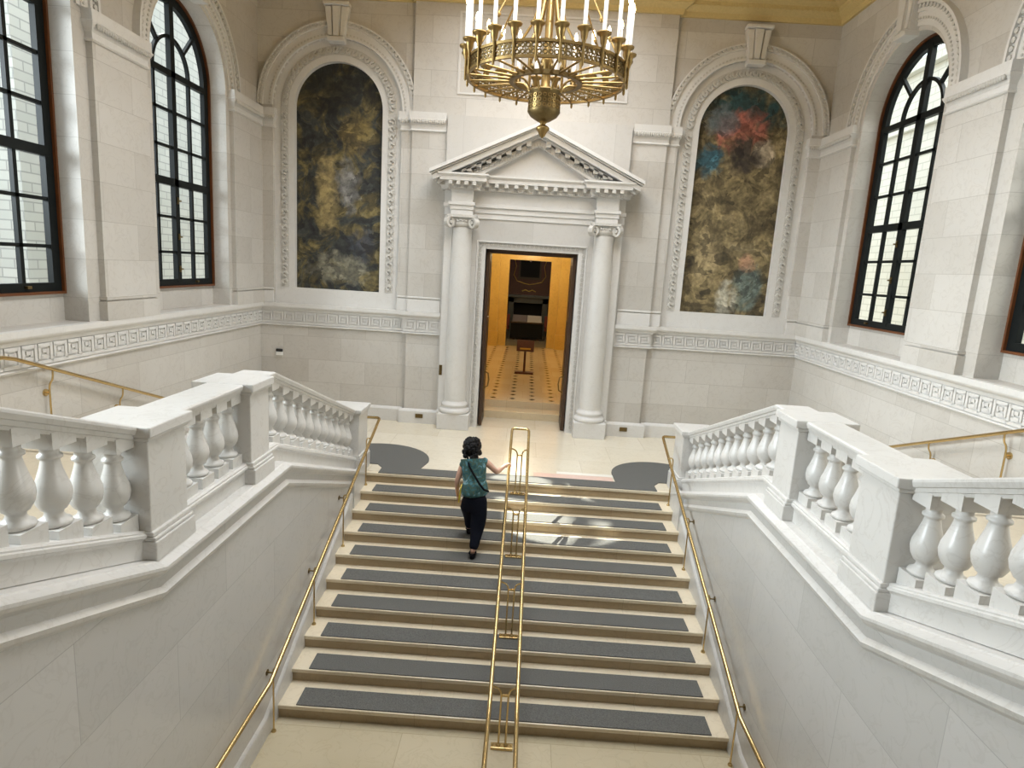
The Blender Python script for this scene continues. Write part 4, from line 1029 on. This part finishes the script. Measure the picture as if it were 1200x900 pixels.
# left arm down with the folder
ls = vv(-.735, -4.42, .585, .052); le = vv(-.80, -4.43, .345, .038); lw = vv(-.80, -4.36, .165, .026); lp = vv(-.795, -4.345, .115, .034, .018)
ch_([shc, ls, le, lw, lp])
# right arm out to the rail
rs = vv(-.445, -4.38, .635, .052); re = vv(-.285, -4.34, .475, .038); rw = vv(-.18, -4.02, .475, .025); rp = vv(-.155, -3.935, .462, .033, .018)
ch_([shc, rs, re, rw, rp])
for k, (dx, L) in enumerate(((-.022, .062), (-.008, .07), (.006, .066), (.018, .054))):     # fingers curled over the rail / along the folder
    a1 = vv(-.150 + .0, -3.905 + dx, .468, .0085); a2 = vv(-.128, -3.895 + dx, .466, .008); a3 = vv(-.108, -3.895 + dx, .445, .0072); a4 = vv(-.103, -3.897 + dx, .422, .0062)
    ch_([rp, a1, a2, a3, a4])
    c1 = vv(-.792 + .002, -4.345 + dx * 1.1, .078, .0085); c2 = vv(-.788, -4.345 + dx * 1.1, .078 - L * .4, .008); c3 = vv(-.772, -4.343 + dx, .078 - L * .62, .0072)
    ch_([lp, c1, c2, c3])
t1 = vv(-.165, -3.965, .445, .010); t2 = vv(-.166, -3.945, .42, .0085); ch_([rp, t1, t2])
t1 = vv(-.775, -4.315, .105, .010); t2 = vv(-.760, -4.31, .08, .0085); ch_([lp, t1, t2])
body = skin_obj('body', V, E, M['skin'], pw, 2, pel)
# hair: loose dark curls to the shoulder line
hm = MB(pw.location)
random.seed(3)
for i in range(150):
    a = random.uniform(0, 2 * PI); t = random.uniform(-.9, 1)
    r = .088 * math.sqrt(max(0.05, 1 - (t * .92) ** 2)) if t > 0 else .088 + .018 * -t
    z = .835 + t * (.078 if t > 0 else .165)
    x, y = -.628 + r * math.cos(a) * 1.0, -4.362 + r * math.sin(a) * 1.02
    if math.sin(a) > .35 and t < .45: continue          # face side stays clear
    sz = random.uniform(.026, .042)
    hm.lathe([(.002, -sz), (sz * .8, -sz * .6), (sz, 0), (sz * .8, sz * .6), (.002, sz)], (x, y, z), 8)
hm.lathe([(.05, -.15), (.082, -.10), (.088, 0), (.078, .06), (.045, .09), (.004, .10)], (-.628, -4.375, .835), 16)
hm.build('hair', M['hair'], pw)
# face
fm = MB(pw.location)
fm.lathe([(.002, -.03), (.012, -.02), (.012, 0), (.004, .02)], (-.63, -4.268, .80), 8)
for dx in (-.085, .085): fm.lathe([(.002, -.03), (.014, -.01), (.016, .015), (.002, .03)], (-.63 + dx, -4.36, .80), 8)
fm.build('nose_and_ears', M['skin'], pw)
em = MB(pw.location)
for dx in (-.03, .03): em.lathe([(.002, -.009), (.011, 0), (.002, .009)], (-.63 + dx, -4.274, .822), 8)
em.build('eyes', M['dark_plastic'], pw)
mm = MB(pw.location); mm.box(-.652, -.608, -4.288, -4.276, .760, .768); mm.build('mouth', M['redleather'], pw)
# blouse
V = []; E = []
b00 = vv(-.553, -4.47, .16, .20, .15); b0_ = vv(-.555, -4.47, .24, .205, .155); b1_ = vv(-.563, -4.465, .35, .185, .14); b2_ = vv(-.58, -4.435, .50, .195, .135); b3_ = vv(-.592, -4.405, .60, .15, .10); b4_ = vv(-.60, -4.392, .665, .06, .055)
ch_([b00, b0_, b1_, b2_, b3_, b4_])
q1 = vv(-.715, -4.42, .60, .07); q2 = vv(-.765, -4.425, .535, .06); ch_([b3_, q1, q2])
q1 = vv(-.465, -4.38, .64, .07); q2 = vv(-.41, -4.37, .59, .06); ch_([b3_, q1, q2])
skin_obj('blouse', V, E, M['blouse'], pw, 2, b2_)
# trousers
V = []; E = []
p0_ = vv(-.555, -4.475, .27, .19, .14); p1_ = vv(-.555, -4.475, .13, .215, .165)
ch_([p0_, p1_])
r1_ = vv(-.47, -4.475, -.02, .135); r2_ = vv(-.495, -4.525, -.26, .10); r3_ = vv(-.51, -4.62, -.41, .07); r4_ = vv(-.522, -4.70, -.505, .066); ch_([p1_, r1_, r2_, r3_, r4_])
l1_ = vv(-.64, -4.44, -.01, .13); l2_ = vv(-.62, -4.29, -.15, .10); l3_ = vv(-.62, -4.28, -.28, .068); l4_ = vv(-.62, -4.275, -.375, .064); ch_([p1_, l1_, l2_, l3_, l4_])
skin_obj('trousers', V, E, M['navy'], pw, 2, p1_)
for nm, hx, hy, hz in (('sandal', -.53, -4.705, -.588), ('sandal', -.62, -4.27, -.438)):
    mb = MB(pw.location)
    mb.plate([(hx + .04 * math.cos(a) * (1 if math.sin(a) < 0 else 1.1), hy + .06 + .125 * math.sin(a)) for a in [i * PI / 10 for i in range(20)]], [], hz, hz + .022, lambda u, v, w: (u, v, w))
    mb.lathe([(.030, 0), (.034, .045)], (hx, hy - .035, hz), 12)
    mb.tube([(hx - .042, hy + .09, hz + .02), (hx - .03, hy + .09, hz + .055), (hx + .03, hy + .09, hz + .055), (hx + .042, hy + .09, hz + .02)], .010, 6)
    mb.tube([(hx + .042 * math.cos(a), hy - .01 + .05 * math.sin(a), hz + .065) for a in [i * PI / 8 for i in range(17)]], .008, 6)
    mb.build(nm, M['black_cloth'], pw)
mb = MB(pw.location)     # bag strap across the back
mb.tube([(-.675, -4.44, .685), (-.665, -4.50, .665), (-.640, -4.545, .60), (-.57, -4.585, .50), (-.49, -4.61, .39), (-.425, -4.60, .31), (-.375, -4.52, .265)], .014, 6); mb.build('shoulder_strap', M['black_cloth'], pw)
mb = MB((-.772, -4.40, .16)); 
q = [(-.772, -4.46, .065), (-.772, -4.30, .045), (-.752, -4.32, .275), (-.752, -4.48, .28)]
mb.add(q + [(a + .014, b2, c) for a, b2, c in q], [(0, 1, 2, 3), (7, 6, 5, 4), (0, 4, 5, 1), (1, 5, 6, 2), (2, 6, 7, 3), (3, 7, 4, 0)])
tag(mb.build('folder', M['yellow_paper']), 'thin bright yellow folder held in the woman\'s lowered hand', 'folder')

pw.location.z += .010
# ------------------------------------------------------------------ lights
w_ = bpy.data.worlds.new('sky'); scene.world = w_; w_.use_nodes = True
bg = w_.node_tree.nodes['Background']; bg.inputs[0].default_value = (.90, .96, 1, 1); bg.inputs[1].default_value = 2.6
def area(name, loc, target, sx, sy, power, col, spread=PI):
    d = bpy.data.lights.new(name, 'AREA'); d.shape = 'RECTANGLE'; d.size = sx; d.size_y = sy; d.energy = power; d.color = col; d.spread = spread
    ob = bpy.data.objects.new(name, d); COL.objects.link(ob); ob.location = loc
    ob.rotation_euler = (Vector(target) - Vector(loc)).to_track_quat('-Z', 'Y').to_euler()
    return ob
area('court_daylight', (-10.2, -9.0, 5.6), (3, -6.0, 2.4), 7, 3.6, 1050, (.87, .935, 1), math.radians(80))
area('court_daylight', (7.0, -4.2, 9.2), (4.2, -4.2, 2.0), 1.6, 9, 800, (1, .99, .97))
area('court_daylight', (-7.0, -3.0, 9.2), (-4.2, -3.0, 2.0), 1.4, 7, 240, (.97, .985, 1))
area('court_daylight', (7.85, -8.6, 4.6), (-3, -7.4, .6), 7, 3.4, 460, (1, .97, .92), math.radians(110))
area('overhead_fill', (0, -4.6, 8.40), (0, -4.6, 0), 3.6, 7, 540, (.88, .94, 1), math.radians(135))  # added fill under the closed ceiling, no opening above it
d = bpy.data.lights.new('sunbeam', 'SPOT'); d.energy = 60000; d.color = (1, .95, .84); d.spot_size = math.radians(5.7); d.spot_blend = .15; d.shadow_soft_size = .04
ob = bpy.data.objects.new('sunbeam', d); COL.objects.link(ob); ob.location = (-9.0, -1.7, 9.6)
ob.rotation_euler = (Vector((.38, -3.72, -.25)) - ob.location).to_track_quat('-Z', 'Y').to_euler()
def point(name, loc, power, col, r):
    d = bpy.data.lights.new(name, 'POINT'); d.energy = power; d.color = col; d.shadow_soft_size = r
    ob = bpy.data.objects.new(name, d); COL.objects.link(ob); ob.location = loc
point('chandelier_glow', (CHX, CHY, 6.9), 120, (1, .66, .30), .3)
point('hall_fill', (0, 4.0, 4.0), 90, (1, .83, .52), .3)  # added unseen light to brighten the hall
point('hall_fill', (0, 9.0, 4.0), 120, (1, .83, .52), .3)  # second added light, farther down the hall
point('study_fill', (.5, 13.0, 4.4), 25, (1, .75, .5), .2)  # added dim light for the inner room, no fixture there

# ------------------------------------------------------------------ camera
F, CP, pit, yaw, rol = 735.804, (-.01535, -12.39864, 3.18279), .18213583, -.01701622, .06159746
cp, sp_ = math.cos(pit), math.sin(pit); cy, sy = math.cos(yaw), math.sin(yaw)
fw = Vector((sy * cp, cy * cp, -sp_)); rt = Vector((cy, -sy, 0)); up_ = rt.cross(fw)
c_, s_ = math.cos(rol), math.sin(rol)
rt2 = rt * c_ + up_ * s_; up2 = up_ * c_ - rt * s_
cd = bpy.data.cameras.new('camera'); cam = bpy.data.objects.new('camera', cd); COL.objects.link(cam)
cd.sensor_width = 36; cd.lens = F / 1200 * 36; cd.clip_end = 200
mt = Matrix((rt2, up2, -fw)).transposed().to_4x4(); mt.translation = Vector(CP); cam.matrix_world = mt
scene.camera = cam
scene.view_settings.view_transform = 'Standard'
scene.view_settings.exposure = 0
